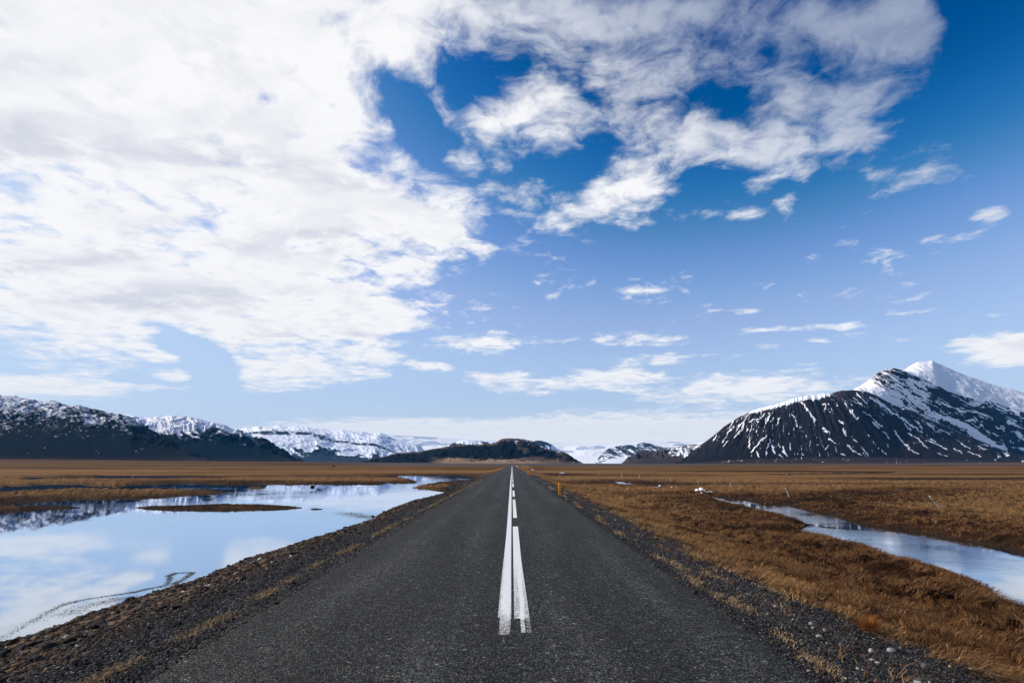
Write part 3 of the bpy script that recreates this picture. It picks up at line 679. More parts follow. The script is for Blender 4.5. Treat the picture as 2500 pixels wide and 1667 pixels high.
def colF(U, V, Z, S_, K, rel, hh, gu, gv):
    n = fbm(U * 200 + V * 500, V * 420, 241, 5, 0.6); px = ss(uv_dir(1590, 1100)[0], uv_dir(1640, 1100)[0], U)
    return 0.60 * px * ss(0.006, 0.014, V) + (n - 0.5) * 1.0 - 0.08, 0.7 * fbm(U * 80, V * 200, 242, 3)
o = massif('rocky_foothill', [(4700, F_PTS)], 3700, 6000, 420, 90, (float(uv_dir(1517, 1128)[0]), float(uv_dir(1840, 1120)[0])), 60, 250, lambda s, u: s ** 0.8, color=colF,
           gully=lambda U, V: (U * 70, V * 90), label='brown rocky foothill speckled with snow left of the great right mountain')
o.data.materials.append(m_brown)
# great right mountain: dark dome, snowy shoulder peak, white summit
R1 = [(1640, 1131)] + z4((0,727),(40,712),(130,652),(250,570),(330,500),(400,455),(480,415),(560,380),(640,365),(720,345),(800,320),(880,300),(980,290),(1080,275),(1180,262),(1280,272),(1350,300),(1420,340),(1500,375),(1590,400),(1700,440),(1760,480),(1850,520),(1950,560),(2050,600),(2150,640),(2352,700)) + [(2700, 1131), (3600, 1140)]
R2 = [(1640, 1140), (1900, 1050)] + z4((980,330),(1130,285),(1180,264),(1250,225),(1300,190),(1380,130),(1420,112),(1480,108),(1540,125),(1620,160),(1700,195),(1760,215),(1830,260),(1900,285),(2000,310),(2080,340),(2130,360),(2250,410),(2352,440)) + [(2800, 1080), (3600, 1110)]
R3 = [(1640, 1160), (2000, 1020)] + z4((1300,260),(1400,200),(1545,120),(1600,80),(1640,62),(1700,60),(1730,53),(1760,70),(1850,110),(1950,150),(2050,185),(2150,220),(2250,245),(2352,270)) + [(2800, 1010), (3600, 1090)]
PU, PV = uv_dir(1935, 805)
def radR(U, V):
    dx = U - PU; dy = PV - V
    ang = np.arctan2(dx, np.maximum(dy, 0.005)); r = np.hypot(dx, dy)
    return ang * 12, r * 20
STREAKS = [((850,340),(880,375),(910,420),(942,462),9),((640,590),(610,655),5),((612,568),(560,622),(508,667),7),((650,620),(670,680),9),((690,605),(702,637),4),((720,630),(735,680),(752,702),7),((770,620),(775,665),3.5),
 ((500,570),(495,650),5),((600,410),(560,450),(500,476),6),((640,410),(610,482),6),((662,450),(640,472),4),((780,420),(805,450),(815,502),7),((1000,350),(1012,385),7),((1100,460),(1136,492),6),((1130,520),(1150,562),10),
 ((1186,568),(1222,606),4),((1000,520),(1020,548),8),((1028,575),(1082,612),5),((1008,652),(1038,622),6),((1160,630),(1200,667),(1252,691),6),((1120,684),(1148,701),6),((1180,400),(1226,457),9),((1190,320),(1262,356),5),
 ((1310,308),(1380,350),(1450,400),(1520,440),(1600,500),(1662,536),8),((1270,400),(1322,432),5),((1330,475),(1372,512),8),((1400,540),(1442,577),6),((1250,640),(1276,660),4),((1290,690),(1322,705),3.5),
 ((1475,530),(1510,570),(1530,600),(1580,650),(1636,692),7),((1420,620),(1442,641),3.5),((1390,660),(1422,690),4),((1570,540),(1640,590),(1702,651),6),((1690,590),(1750,615),(1832,656),6),((1550,485),(1586,522),7),
 ((1620,470),(1666,521),5),((1700,490),(1742,521),4),((1790,520),(1852,556),4),((1930,620),(1992,656),5),((1970,670),(2062,701),5),((1880,655),(1932,681),4),((1770,680),(1832,701),4),((2040,640),(2102,666),4),
 ((700,688),(722,702),5),((548,678),(566,706),8),((510,688),(514,706),4),((850,686),(862,694),4),((430,540),(400,580),5),((350,600),(320,640),4),((455,470),(420,510),5),((700,440),(680,500),3.5),((880,560),(884,575),4),
 ((1140,330),(1165,348),4),((1080,340),(1100,372),4),((1040,400),(1060,420),5),((1205,430),(1230,455),5),((960,620),(950,632),3.5),((1040,560),(1030,540),5),((1300,560),(1310,572),3.5),((1350,470),(1395,500),5),((940,480),(925,440),5)]
GUL = ((1560,330),(1640,380),(1720,425),(1800,440),(1880,470),(1950,500),(2030,540),(2090,590),(2150,630),(2230,680),24)
def seg_d(X4, Y4, line):
    d = np.full(X4.shape, 1e9)
    for (ax, ay), (bx, by) in zip(line[:-1], line[1:]):
        ex, ey = bx - ax, by - ay; tt = np.clip(((X4 - ax) * ex + (Y4 - ay) * ey) / (ex * ex + ey * ey), 0, 1)
        d = np.minimum(d, np.hypot(X4 - ax - tt * ex, Y4 - ay - tt * ey))
    return d
def to_photo(U, V):
    b = (V * CP - SP) / (CP + SP * V); y = CP - SP * b
    return 1250 + U * y * F, 833.5 - b * F
def colR(U, V, Z, S_, K, rel, hh, gu, gv):
    vt = np.interp(U, VT_U, VT_V); pu, pv = interp_px(R1); top = np.interp(U, pu, pv)
    hr = (V - vt) / np.maximum(top - vt, 1e-4)
    x4 = (U * F * 1.0) * 0 + np.interp(U, [float(uv_dir(1650, 1050)[0]), float(uv_dir(2500, 1050)[0])], [0, 2352])
    ang = gu / 12; r = gv / 20
    wob = (fbm(U * 40, V * 40, 262, 4) - 0.5)
    st = fbm(ang * 62 + wob * 5.0, r * 26 + wob * 3, 261, 4, 0.55)
    st2 = fbm(ang * 150 + wob * 8, r * 60, 263, 3, 0.55)
    patch = fbm(U * 16, V * 16, 264, 3)
    fine = fbm(U * 420, V * 420, 265, 3)
    thr = 0.725 - 0.34 * (patch - 0.5) - 0.02 * ss(900, 1900, x4) - 0.03 * ss(.5, .9, hr)
    cut = ss(0.46, 0.56, fbm(U * 55, V * 70, 267, 3))
    PX_, PY_ = to_photo(U, V); X4 = (PX_ - 1650) * 2.767; Y4 = (PY_ - 860) * 2.767
    jx = (fbm(U * 260, V * 260, 271, 4) - 0.5) * 22; jy = (fbm(U * 260, V * 260, 272, 4) - 0.5) * 22
    trc = np.zeros_like(U)
    for L in STREAKS: trc = np.maximum(trc, 1 - ss(L[-1] * 0.30, L[-1] * 1.15, seg_d(X4 + jx, Y4 + jy, L[:-1])))
    s1 = np.maximum(ss(thr, thr + 0.05, st) * 0.8 * cut, ss(0.69, 0.74, st2) * ss(0.5, 0.62, patch + 0.06) * 0.75)
    s1 = np.maximum(s1 * 0.85, trc * 0.95) + (fine - 0.5) * 0.6 - 0.08
    rim = ss(0.90, 0.985, hr + (fine - .5) * 0.06) * ss(1250, 950, x4) * ss(300, 700, x4) * 0.85
    leftw = ss(700, 150, x4) * ss(0.40, 0.9, hr) * 0.38
    s1 = np.maximum(s1, rim) + leftw * (fbm(gu * 3, V * 180, 266, 4) > 0.52)
    s1 = np.where(hr < 0.10, (fine > 0.76) * (st > 0.5) * 0.7, s1)
    s = np.where(K == 0, s1, 0)
    # shoulder behind the dome
    lowrock = ss(1650, 1850, x4)
    s2 = 0.95 - 0.72 * ss(1370, 1400, x4 + 200 * (st2 - .5)) * ss(1720, 1540, x4) * ss(0.55, 0.85, S_ + (st2 - .5) * 1.5) * ss(0.40, 0.50, st2) \
         - 0.55 * ss(0.50, 0.58, st) * ss(1450, 1600, x4) + (fine - 0.5) * 0.6
    gullysn = (1 - ss(6, 34, seg_d(X4 + jx * 1.5, Y4 + jy * 1.5, GUL[:-1]))) * 0.95
    s2r = np.maximum(gullysn, ss(0.56, 0.62, 0.45 * st + 0.55 * st2) * 0.85) + (fine - .5) * .6 - 0.05
    s2 = s2 * (1 - lowrock) + s2r * lowrock
    s = np.where(K == 1, s2, s)
    pu3, pv3 = interp_px(R3); t3 = np.interp(U, pu3, pv3)
    crest = ss(0.004, 0.001, t3 - V) * 0.45 * (fine > 0.45)
    s3 = 1.0 - crest - 0.75 * ss(2000, 2200, x4) * ss(0.38, 0.15, S_) * (st2 > 0.45) + (fine - 0.5) * 0.25
    s = np.where(K >= 2, s3, s)
    warmth = ss(0.14, 0.04, hr) * 0.8 + ss(0.80, 0.95, hr) * 0.5 * (fine > 0.4)
    return s, np.where(K == 0, np.maximum(warmth, ss(700, 1500, x4) * 0.55 * fbm(U * 30, V * 60, 268, 4) + 0.1), 0.35)
o = massif('snowy_mountain', [(lambda u: 4300 + 900 * ss(0.5, 0.75, u), R1), (lambda u: 5600 + 900 * ss(0.6, 1.0, u), R2), (7800, R3)], 2950, 10500, 1500, 190, (float(uv_dir(1652, 1131)[0]), 1.35), 36, 270,
           lambda s, u: (0.07 * s / 0.22 if s < 0.22 else 0.07 + 0.93 * np.sin(math.pi / 2 * (s - 0.22) / 0.78) ** 0.95), color=colR, gully=radR, spec=[1.3, 0.8, 0.5], label='great dark mountain streaked with snow under two white peaks at right', sil_noise=0.0011)
o.data.materials.append(m_right)

# ------------------------------------------------------------------ haze
hm = bpy.data.materials.new('haze'); hm.use_nodes = True; t = NT(hm.node_tree)
ho = t.new('ShaderNodeOutputMaterial'); pv_ = t.new('ShaderNodeVolumePrincipled', {'Color': (0.04, 0.42, 1.0, 1), 'Density': 0.000013, 'Anisotropy': 0.0})
t.l.new(pv_.outputs[0], ho.inputs['Volume'])
x0, x1, y0, y1, zz0, zz1 = -26000, 26000, -3000, 25000, -60, 1500
V = np.array([(x, y, z) for z in (zz0, zz1) for y in (y0, y1) for x in (x0, x1)])
fq = [0,2,3,1, 4,5,7,6, 0,1,5,4, 2,6,7,3, 0,4,6,2, 1,3,7,5]
hz = mesh_obj('haze', V, fq, [4] * 6, hm, smooth=False); tag(hz, 'thin bluish air over the plain', kind='stuff')

# ------------------------------------------------------------------ stones and gravel
PHI = (1 + 5 ** 0.5) / 2
ICO = np.array([(-1,PHI,0),(1,PHI,0),(-1,-PHI,0),(1,-PHI,0),(0,-1,PHI),(0,1,PHI),(0,-1,-PHI),(0,1,-PHI),(PHI,0,-1),(PHI,0,1),(-PHI,0,-1),(-PHI,0,1)]); ICO /= np.linalg.norm(ICO[0])
ICF = np.array([(0,11,5),(0,5,1),(0,1,7),(0,7,10),(0,10,11),(1,5,9),(5,11,4),(11,10,2),(10,7,6),(7,1,8),(3,9,4),(3,4,2),(3,2,6),(3,6,8),(3,8,9),(4,9,5),(2,4,11),(6,2,10),(8,6,7),(9,8,1)])
def rot_mats(n, tilt):
    az = RNG.uniform(0, 2 * np.pi, n); tl = RNG.normal(0, tilt, n); ax = RNG.uniform(0, 2 * np.pi, n)
    c, s = np.cos(az), np.sin(az)
    R = np.zeros((n, 3, 3)); R[:, 0, 0] = c; R[:, 0, 1] = -s; R[:, 1, 0] = s; R[:, 1, 1] = c; R[:, 2, 2] = 1
    T = np.zeros((n, 3, 3)); ct, st_ = np.cos(tl), np.sin(tl); T[:, 0, 0] = 1; T[:, 1, 1] = ct; T[:, 1, 2] = -st_; T[:, 2, 1] = st_; T[:, 2, 2] = ct
    return R @ T
def scatter_stones(name, P, size, flat, cols, mat):
    n = len(P)
    B = ICO[None] * (1 + 0.5 * (RNG.random((n, 12, 1)) - 0.5)) + 0.42 * (RNG.random((n, 12, 3)) - 0.5)
    sc = np.stack([np.ones(n), RNG.uniform(0.42, 0.9, n), flat * RNG.uniform(0.7, 1.2, n)], 1) * size[:, None]
    B = B * sc[:, None, :]
    B = np.einsum('nij,nvj->nvi', rot_mats(n, 0.5), B) + P[:, None, :]
    Fc = (ICF[None] + (np.arange(n) * 12)[:, None, None]).reshape(-1)
    o = mesh_obj(name, B.reshape(-1, 3), Fc, np.full(n * 20, 3), mat, smooth=False)
    add_attr(o, 'tone', np.repeat(cols, 12, 0))
    return o
m_stone, t, bs, out = material('stone')
a = t.attr('tone'); co = t.new('ShaderNodeTexCoord').outputs['Object']
nn = t.noise(co, 60, 4, 0.7)
f_ = t.mr(nn, 0.3, 0.7, 0.65, 1.35)
t.l.new(t.vm('MULTIPLY', a.outputs['Color'], t.new('ShaderNodeCombineXYZ', {0: f_, 1: f_, 2: f_}).outputs[0]), bs.inputs['Base Color'])
bs.inputs['Roughness'].default_value = 0.8; t.l.new(t.bump(nn, 0.5, 0.01), bs.inputs['Normal'])
def sample(n, y0, y1, p, fx):
    p = p + 1e-6 if p == 1 else p
    y = (y0 ** (1 - p) + RNG.random(n) * (y1 ** (1 - p) - y0 ** (1 - p))) ** (1 / (1 - p)); return fx(y), y
# rubble on the left bank
n = 100000
x, y = sample(n, 2.0, 80, 1.45, lambda y: RWL - 0.45 - RNG.random(len(y)) ** 0.8 * 4.8)
wdv = water_d(x, y); k = (wdv > -0.22); x, y, wdv = x[k], y[k], wdv[k]
z = ground_z(x, y, wdv); n = len(x)
dr = (RWL - x)
size = np.exp(RNG.normal(-4.4, 0.6, n)) * (0.5 + 0.75 * ss(0.5, 2.4, dr)) * (1 + 0.018 * y); size = np.clip(size, 0.006, 0.12)
br = RNG.random(n); tone = np.array([0.045, 0.043, 0.043])[None] * (0.5 + 1.6 * RNG.random((n, 1)) ** 2)
tone = tone * 0.65
brown = np.array([0.105, 0.068, 0.043])[None] * (0.4 + 1.1 * RNG.random((n, 1)))
isb = (br < 0.55 * ss(0.6, 2.0, dr))[:, None]; tone = np.where(isb, brown, tone)
tone = np.where((RNG.random(n) < 0.02)[:, None], np.array([0.32, 0.29, 0.26])[None], tone)
tone = tone * np.where(wdv < 0.25, 0.5, 1.0)[:, None]
o = scatter_stones('rubble', np.stack([x, y, z + size * 0.12], 1), size * 1.15, 0.33, tone, m_stone)
tag(o, 'brown and grey rubble covering the bank between pond and road', 'rubble', kind='stuff')
# gravel on both shoulders
n = 120000
side = RNG.random(n) < 0.62
x, y = sample(n, 2.2, 42, 1.45, lambda y: np.where(side, RWR - 0.16 + RNG.random(len(y)) ** 1.1 * (2.6 + np.clip(8 - y, 0, 5) * 0.2), RWL + 0.16 - RNG.random(len(y)) * 1.7))
edge_ = 0.9 * (fbm(x / 1.1, y / 1.1, 21, 4) - 0.5)
k = (x < 0) | ((x - RWR) + 2.2 * edge_ < 2.0 + np.clip((10 - y) * .16, 0, 1)); x, y = x[k], y[k]; n = len(x)
z = ground_z(x, y, np.full(n, 1e3)); z = np.where((x > RWL - 0.03) & (x < RWR + 0.03), road_z(x), z); size = np.clip(np.exp(RNG.normal(-5.0, 0.42, n)) * (1 + y * 0.02), 0.004, 0.05)
tone = np.array([0.044, 0.042, 0.040])[None] * (0.30 + 2.0 * RNG.random((n, 1)) ** 2.2)
tone = np.where((RNG.random(n) < 0.03)[:, None], np.array([0.30, 0.29, 0.27])[None], tone)
tone = np.where((RNG.random(n) < 0.05)[:, None], np.array([0.14, 0.07, 0.055])[None], tone)
o = scatter_stones('gravel', np.stack([x, y, z + size * 0.2], 1), size, 0.7, tone, m_stone)
tag(o, 'dark loose gravel on the road shoulders', 'gravel', kind='stuff')

# ------------------------------------------------------------------ grass blades
m_grass, t, bs, out = material('dry_grass')
a = t.attr('tone'); t.l.new(a.outputs['Color'], bs.inputs['Base Color']); bs.inputs['Roughness'].default_value = 0.8
def blades(name, x, y, z, h, w, lean, az, cols, label=None, cat=None, kind=None, mat=None):
    n = len(x)
    dx, dy = np.cos(az), np.sin(az); sx, sy = -dy, dx
    jit = RNG.uniform(-0.9, 0.9, n); cx = dx * np.cos(jit) - dy * np.sin(jit); cy = dx * np.sin(jit) + dy * np.cos(jit)
    P = np.zeros((n, 5, 3)); b = np.stack([x, y, z - 0.01], 1); sd_ = np.stack([sx, sy, np.zeros(n)], 1) * (w / 2)[:, None]
    mid = b + np.stack([cx * lean * h * 0.42, cy * lean * h * 0.42, h * 0.62 * np.clip(1.15 - 0.62 * lean, 0.15, 1)], 1)
    tip = b + np.stack([cx * lean * h * 1.0, cy * lean * h * 1.0, h * np.clip(1 - 0.70 * lean, 0.06, 1)], 1)
    P[:, 0] = b - sd_; P[:, 1] = b + sd_; P[:, 2] = mid + sd_ * 0.75; P[:, 3] = mid - sd_ * 0.75; P[:, 4] = tip
    base = (np.arange(n) * 5)[:, None]
    Fq = np.concatenate([base + np.array([0, 1, 2, 3]), base + np.array([3, 2, 4])], 1).reshape(-1)
    o = mesh_obj(name, P.reshape(-1, 3), Fq, np.tile([4, 3], n), mat or m_grass, smooth=False)
    add_attr(o, 'tone', np.repeat(cols, 5, 0)); tag(o, label, cat, None, kind)
    return o
GOLD = np.array([0.34, 0.19, 0.082]); TAN = np.array([0.46, 0.33, 0.19]); RUST = np.array([0.15, 0.06, 0.022]); BROWN = np.array([0.10, 0.055, 0.026])
def field_tone(x, y, wdv, n):
    low = fbm(x / 9, y / 9, 31, 4); near = 1 - ss(0.5, 9, np.clip(wdv, 0, 60))
    dk = np.clip(near * 0.85 + (low - 0.5) * 1.3 + 0.30 + 0.25 * (1 - ss(8, 40, y)), 0, 1)
    dk = dk * (1 - 0.65 * (1 - ss(1.6, 3.0, np.abs(x) - 2.2 - 0.02 * y)))
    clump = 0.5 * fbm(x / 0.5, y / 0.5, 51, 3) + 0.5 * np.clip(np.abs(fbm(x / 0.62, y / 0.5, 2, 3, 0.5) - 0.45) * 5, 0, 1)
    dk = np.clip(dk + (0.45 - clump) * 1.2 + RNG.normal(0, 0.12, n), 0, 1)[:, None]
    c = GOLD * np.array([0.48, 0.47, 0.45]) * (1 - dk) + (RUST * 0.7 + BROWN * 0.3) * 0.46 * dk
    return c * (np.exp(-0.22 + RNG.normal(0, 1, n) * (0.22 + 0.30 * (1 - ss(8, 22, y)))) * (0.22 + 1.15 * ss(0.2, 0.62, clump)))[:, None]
# right field
n = 420000
x, y = sample(n, 2.6, 75, 1.35, lambda y: RWR + 0.3 + RNG.random(len(y)) * (y * 1.0 + 3.5))
wdv = water_d(x, y); k = wdv > 0.02; x, y, wdv = x[k], y[k], wdv[k]; n = len(x)
er_ = (x - RWR) + 1.6 * 0.9 * (fbm(x / 1.1, y / 1.1, 21, 4) - 0.5) - np.clip((10 - y) * 0.16, 0, 1)
k = RNG.random(n) < 0.03 + ss(0.7, 2.2, er_); x, y, wdv = x[k], y[k], wdv[k]; n = len(x)
z = ground_z(x, y, wdv)
cl = 0.5 * fbm(x / 0.5, y / 0.5, 51, 3) + 0.5 * np.clip(np.abs(fbm(x / 0.62, y / 0.5, 2, 3, 0.5) - 0.45) * 5, 0, 1)
k = RNG.random(n) < 0.07 + 1.1 * ss(0.28, 0.52, cl); x, y, z, wdv, cl = x[k], y[k], z[k], wdv[k], cl[k]; n = len(x)
h = (0.07 + 0.13 * ss(0.25, 0.6, cl)) * RNG.uniform(0.5, 1.4, n) * (1 + 0.006 * y); w = 0.0022 + 0.0008 * y
azf = (fbm(x / 1.3, y / 1.3, 71, 3) * 1.6 - 0.8) * math.pi + 0.3
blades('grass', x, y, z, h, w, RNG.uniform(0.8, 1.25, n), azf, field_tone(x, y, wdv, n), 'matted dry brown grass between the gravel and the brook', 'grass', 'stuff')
# left plain and islets
n = 60000
x, y = sample(n, 24, 130, 1.0, lambda y: -2.9 - RNG.random(len(y)) * (y * 0.95))
wdv = water_d(x, y); k = (wdv > 0.05) & ((RWL - x > 2.2) | (RNG.random(len(x)) < 0.15)); x, y, wdv = x[k], y[k], wdv[k]; n = len(x)
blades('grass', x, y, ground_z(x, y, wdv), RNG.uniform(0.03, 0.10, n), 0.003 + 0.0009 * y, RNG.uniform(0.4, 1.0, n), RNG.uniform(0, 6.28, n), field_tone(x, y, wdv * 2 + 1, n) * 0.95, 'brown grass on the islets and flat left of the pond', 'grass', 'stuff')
# tufts along the asphalt edges
def tuft_line(seed, xf, y0, y1, cnt, label):
    X_, Y_ = [], []
    r = np.random.default_rng(seed)
    yy = y0 * (y1 / y0) ** r.random(cnt)
    dn = fbm(yy / 0.9, yy * 0 + seed, seed, 3, 0.6)
    yy = yy[dn > (0.50 if seed == 5 else 0.56)]
    for v in yy:
        m = int(20 + 70 * r.random() ** 2); L = 0.10 + 0.010 * v
        X_.append(xf(v) + r.normal(0, 0.055, m)); Y_.append(v + r.normal(0, L, m))
    x = np.concatenate(X_); y = np.concatenate(Y_); n = len(x)
    z = ground_z(x, y, np.full(n, 1e3))
    c = 0.72 * (TAN * (0.5 + 0.5 * r.random((n, 1))) + np.array([0.30, 0.15, 0.05]) * 0.4 * r.random((n, 1)))
    blades('grass', x, y, z, RNG.uniform(0.03, 0.085, n), 0.0025 + 0.0007 * y, RNG.uniform(0.4, 1.1, n), RNG.uniform(0, 6.28, n), c, label, 'grass', 'stuff')
tuft_line(5, lambda v: -3.40 + 0.05 * math.sin(v), 3.0, 70, 620, 'pale dry grass tufts along the left edge of the asphalt')
tuft_line(6, lambda v: 2.80 + 0.10 * math.sin(v * 1.9) , 3.0, 70, 330, 'pale dry grass tufts along the right edge of the asphalt')
tuft_line(7, lambda v: 3.55 + 0.38 * math.sin(v * 2.3) , 3.0, 60, 260, 'thin dry tufts scattered over the right gravel shoulder')

n = 26000
x, y = sample(n, 2.5, 90, 1.2, lambda y: RWL - 1.0 - RNG.random(len(y)) * 4.4)
k = ss(0.50, 0.62, fbm(x / 0.45, y / 1.1, 81, 3)) > RNG.random(n); x, y = x[k], y[k]; wdv = water_d(x, y); k = wdv > 0.15; x, y, wdv = x[k], y[k], wdv[k]; n = len(x)
blades('grass', x, y, ground_z(x, y, wdv), RNG.uniform(0.02, 0.08, n), 0.0025 + 0.0009 * y, RNG.uniform(0.6, 1.2, n), RNG.uniform(0, 6.28, n),
       np.array([0.13, 0.075, 0.035]) * RNG.uniform(0.4, 1.4, (n, 1)), 'sparse brown dead herbs among the rubble of the left bank', 'grass', 'stuff')

# ------------------------------------------------------------------ rust coloured shrub-like tussock, right
def at(px, py, zguess=-0.3, it=6):
    zg = zguess
    for _ in range(it):
        x, y = on_plane(px, py, zg); zg = float(ground_z(np.array([x]), np.array([y]))[0])
    x, y = on_plane(px, py, zg); return float(x), float(y), zg
tx, ty, tz = at(2122, 1540)
n = 900
rr = 0.11 * np.sqrt(RNG.random(n)); aa = RNG.uniform(0, 6.28, n)
x = tx + rr * np.cos(aa); y = ty + rr * np.sin(aa) * 0.7
blades('grass_tussock', x, y, np.full(n, tz), RNG.uniform(0.10, 0.34, n) * (1 - rr * 3), np.full(n, 0.003), RNG.uniform(0.15, 0.9, n), aa + RNG.normal(0, 0.4, n),
       np.array([0.30, 0.115, 0.035]) * RNG.uniform(0.5, 1.2, (n, 1)), 'upright rust orange grass tussock where gravel meets grass, lower right', 'tussock')

# ------------------------------------------------------------------ floating weed on the pond
pts = dens(z5((0,940),(200,830),(300,770),(400,722),(520,690),(720,660),(860,640),(940,620),(1060,598),(1085,560),(1080,535),(1120,518),(1230,514),(1200,540),(1150,570),(1100,590)), 40)
P = np.array([on_plane(a_, b_, ZW) for a_, b_ in pts]); P = np.repeat(P, 8, 0) + RNG.normal(0, 1, (len(P) * 8, 2)) * np.array([0.05, 0.03])
pts2 = dens(z5((380,790),(450,770),(520,740),(600,720),(700,690),(760,692),(820,670)), 30)
P2 = np.array([on_plane(a_, b_, ZW) for a_, b_ in pts2]); P2 = np.repeat(P2, 8, 0) + RNG.normal(0, 1, (len(P2) * 8, 2)) * 0.16
pts3 = dens(z2((880,1070),(960,1085),(1040,1100),(1110,1110),(1150,1120)), 60)
P3 = np.array([on_plane(a_, b_, ZW) for a_, b_ in pts3]); P3 = np.repeat(P3, 6, 0) + RNG.normal(0, 1, (len(P3) * 6, 2)) * np.array([.4, .5])
P = np.concatenate([P, P2, P3]); n = len(P); sz_ = RNG.uniform(0.002, 0.007, n) * (P[:, 1] / 9)
tone = np.array([0.13, 0.115, 0.05]) * RNG.uniform(0.5, 1.3, (n, 1))
o = scatter_stones('pond_weed', np.stack([P[:, 0], P[:, 1], np.full(n, ZW + 0.002)], 1), sz_, 0.12, tone, m_stone)
tag(o, 'thin olive strands of weed floating along the near pond shore', 'pond weed', kind='stuff')

# ------------------------------------------------------------------ individual things
def simple_mat(name, col, rough=0.7, var=0.25, scale=30):
    m, t, bs, out = material(name); co = t.new('ShaderNodeTexCoord').outputs['Object']
    n = t.noise(co, scale, 4, 0.6); f = t.mr(n, 0.3, 0.7, 1 - var, 1 + var)
    t.l.new(t.vm('MULTIPLY', col, t.new('ShaderNodeCombineXYZ', {0: f, 1: f, 2: f}).outputs[0]), bs.inputs['Base Color']); bs.inputs['Roughness'].default_value = rough
    t.l.new(t.bump(n, 0.4, 0.01), bs.inputs['Normal'])
    return m
m_yel = simple_mat('yellow_plastic', (0.85, 0.32, 0.01), 0.45, 0.08); m_blk = simple_mat('black_band', (0.02, 0.02, 0.02), 0.4)
m_wood = simple_mat('weathered_wood', (0.34, 0.32, 0.27), 0.9, 0.35, 14); m_snow = simple_mat('snow', (0.86, 0.87, 0.9), 0.7, 0.06, 6)
m_wire = simple_mat('wire', (0.10, 0.09, 0.08), 0.6)
def prism(poly, z0, z1, top_tilt=0.0, bev=0.0):
    n = len(poly); P = np.array(poly, float)
    V = [(p[0], p[1], z0) for p in P] + [(p[0], p[1], z1 - bev + top_tilt * p[1]) for p in P] + [(p[0] * .8, p[1] * .8, z1 + top_tilt * p[1]) for p in P]
    Fc, sz = [], []
    for L in (0, n):
        for i in range(n): Fc += [L + i, L + (i + 1) % n, L + n + (i + 1) % n, L + n + i]; sz.append(4)
    Fc += list(range(2 * n, 3 * n)); sz.append(n); Fc += list(range(n))[::-1]; sz.append(n)
    return np.array(V), Fc, sz
def rrect(w, d, r, k=3):
    o = []
    for cx, cy, a0 in ((w/2-r, d/2-r, 0), (-w/2+r, d/2-r, 90), (-w/2+r, -d/2+r, 180), (w/2-r, -d/2+r, 270)):
        for i in range(k + 1): a_ = math.radians(a0 + 90 * i / k); o.append((cx + r * math.cos(a_), cy + r * math.sin(a_)))
    return o
mk = bpy.data.objects.new('marker_post', None); COL.objects.link(mk)
V, Fc, sz = prism(rrect(0.125, 0.06, 0.022), -0.15, 0.66, 0.25, 0.012); mesh_obj('post_body', V, Fc, sz, m_yel, mk, False)
V, Fc, sz = prism(rrect(0.045, 0.012, 0.004), 0.50, 0.62, 0, 0.004); V[:, 1] -= 0.035
mk_ref = mesh_obj('reflector', V, Fc, sz, simple_mat('reflector', (0.75, 0.42, 0.08), 0.2), mk, False)
posts = [(1366, 1208, 'nearest orange-yellow marker post on the right verge'), (1289.6, 1160.5, 'second orange-yellow marker post along the right verge'),
         (1275.6, 1148.6, 'third, tiny orange-yellow marker post along the right verge'), (1266.5, 1143.6, 'farthest, barely visible marker post along the right verge')]
for i, (px, py, lab) in enumerate(posts):
    r = mk if i == 0 else mk.copy()
    if i:
        COL.objects.link(r)
        for ch in list(mk.children): c_ = ch.copy(); COL.objects.link(c_); c_.parent = r
    xx, yy = on_plane(px, py, -0.04); zz = float(ground_z(np.array([xx]), np.array([yy]))[0])
    r.location = (xx, yy, zz); r.rotation_euler = (0, 0, random.uniform(-.1, .1)); tag(r, lab, 'marker post', 'yellow marker posts along the right verge')
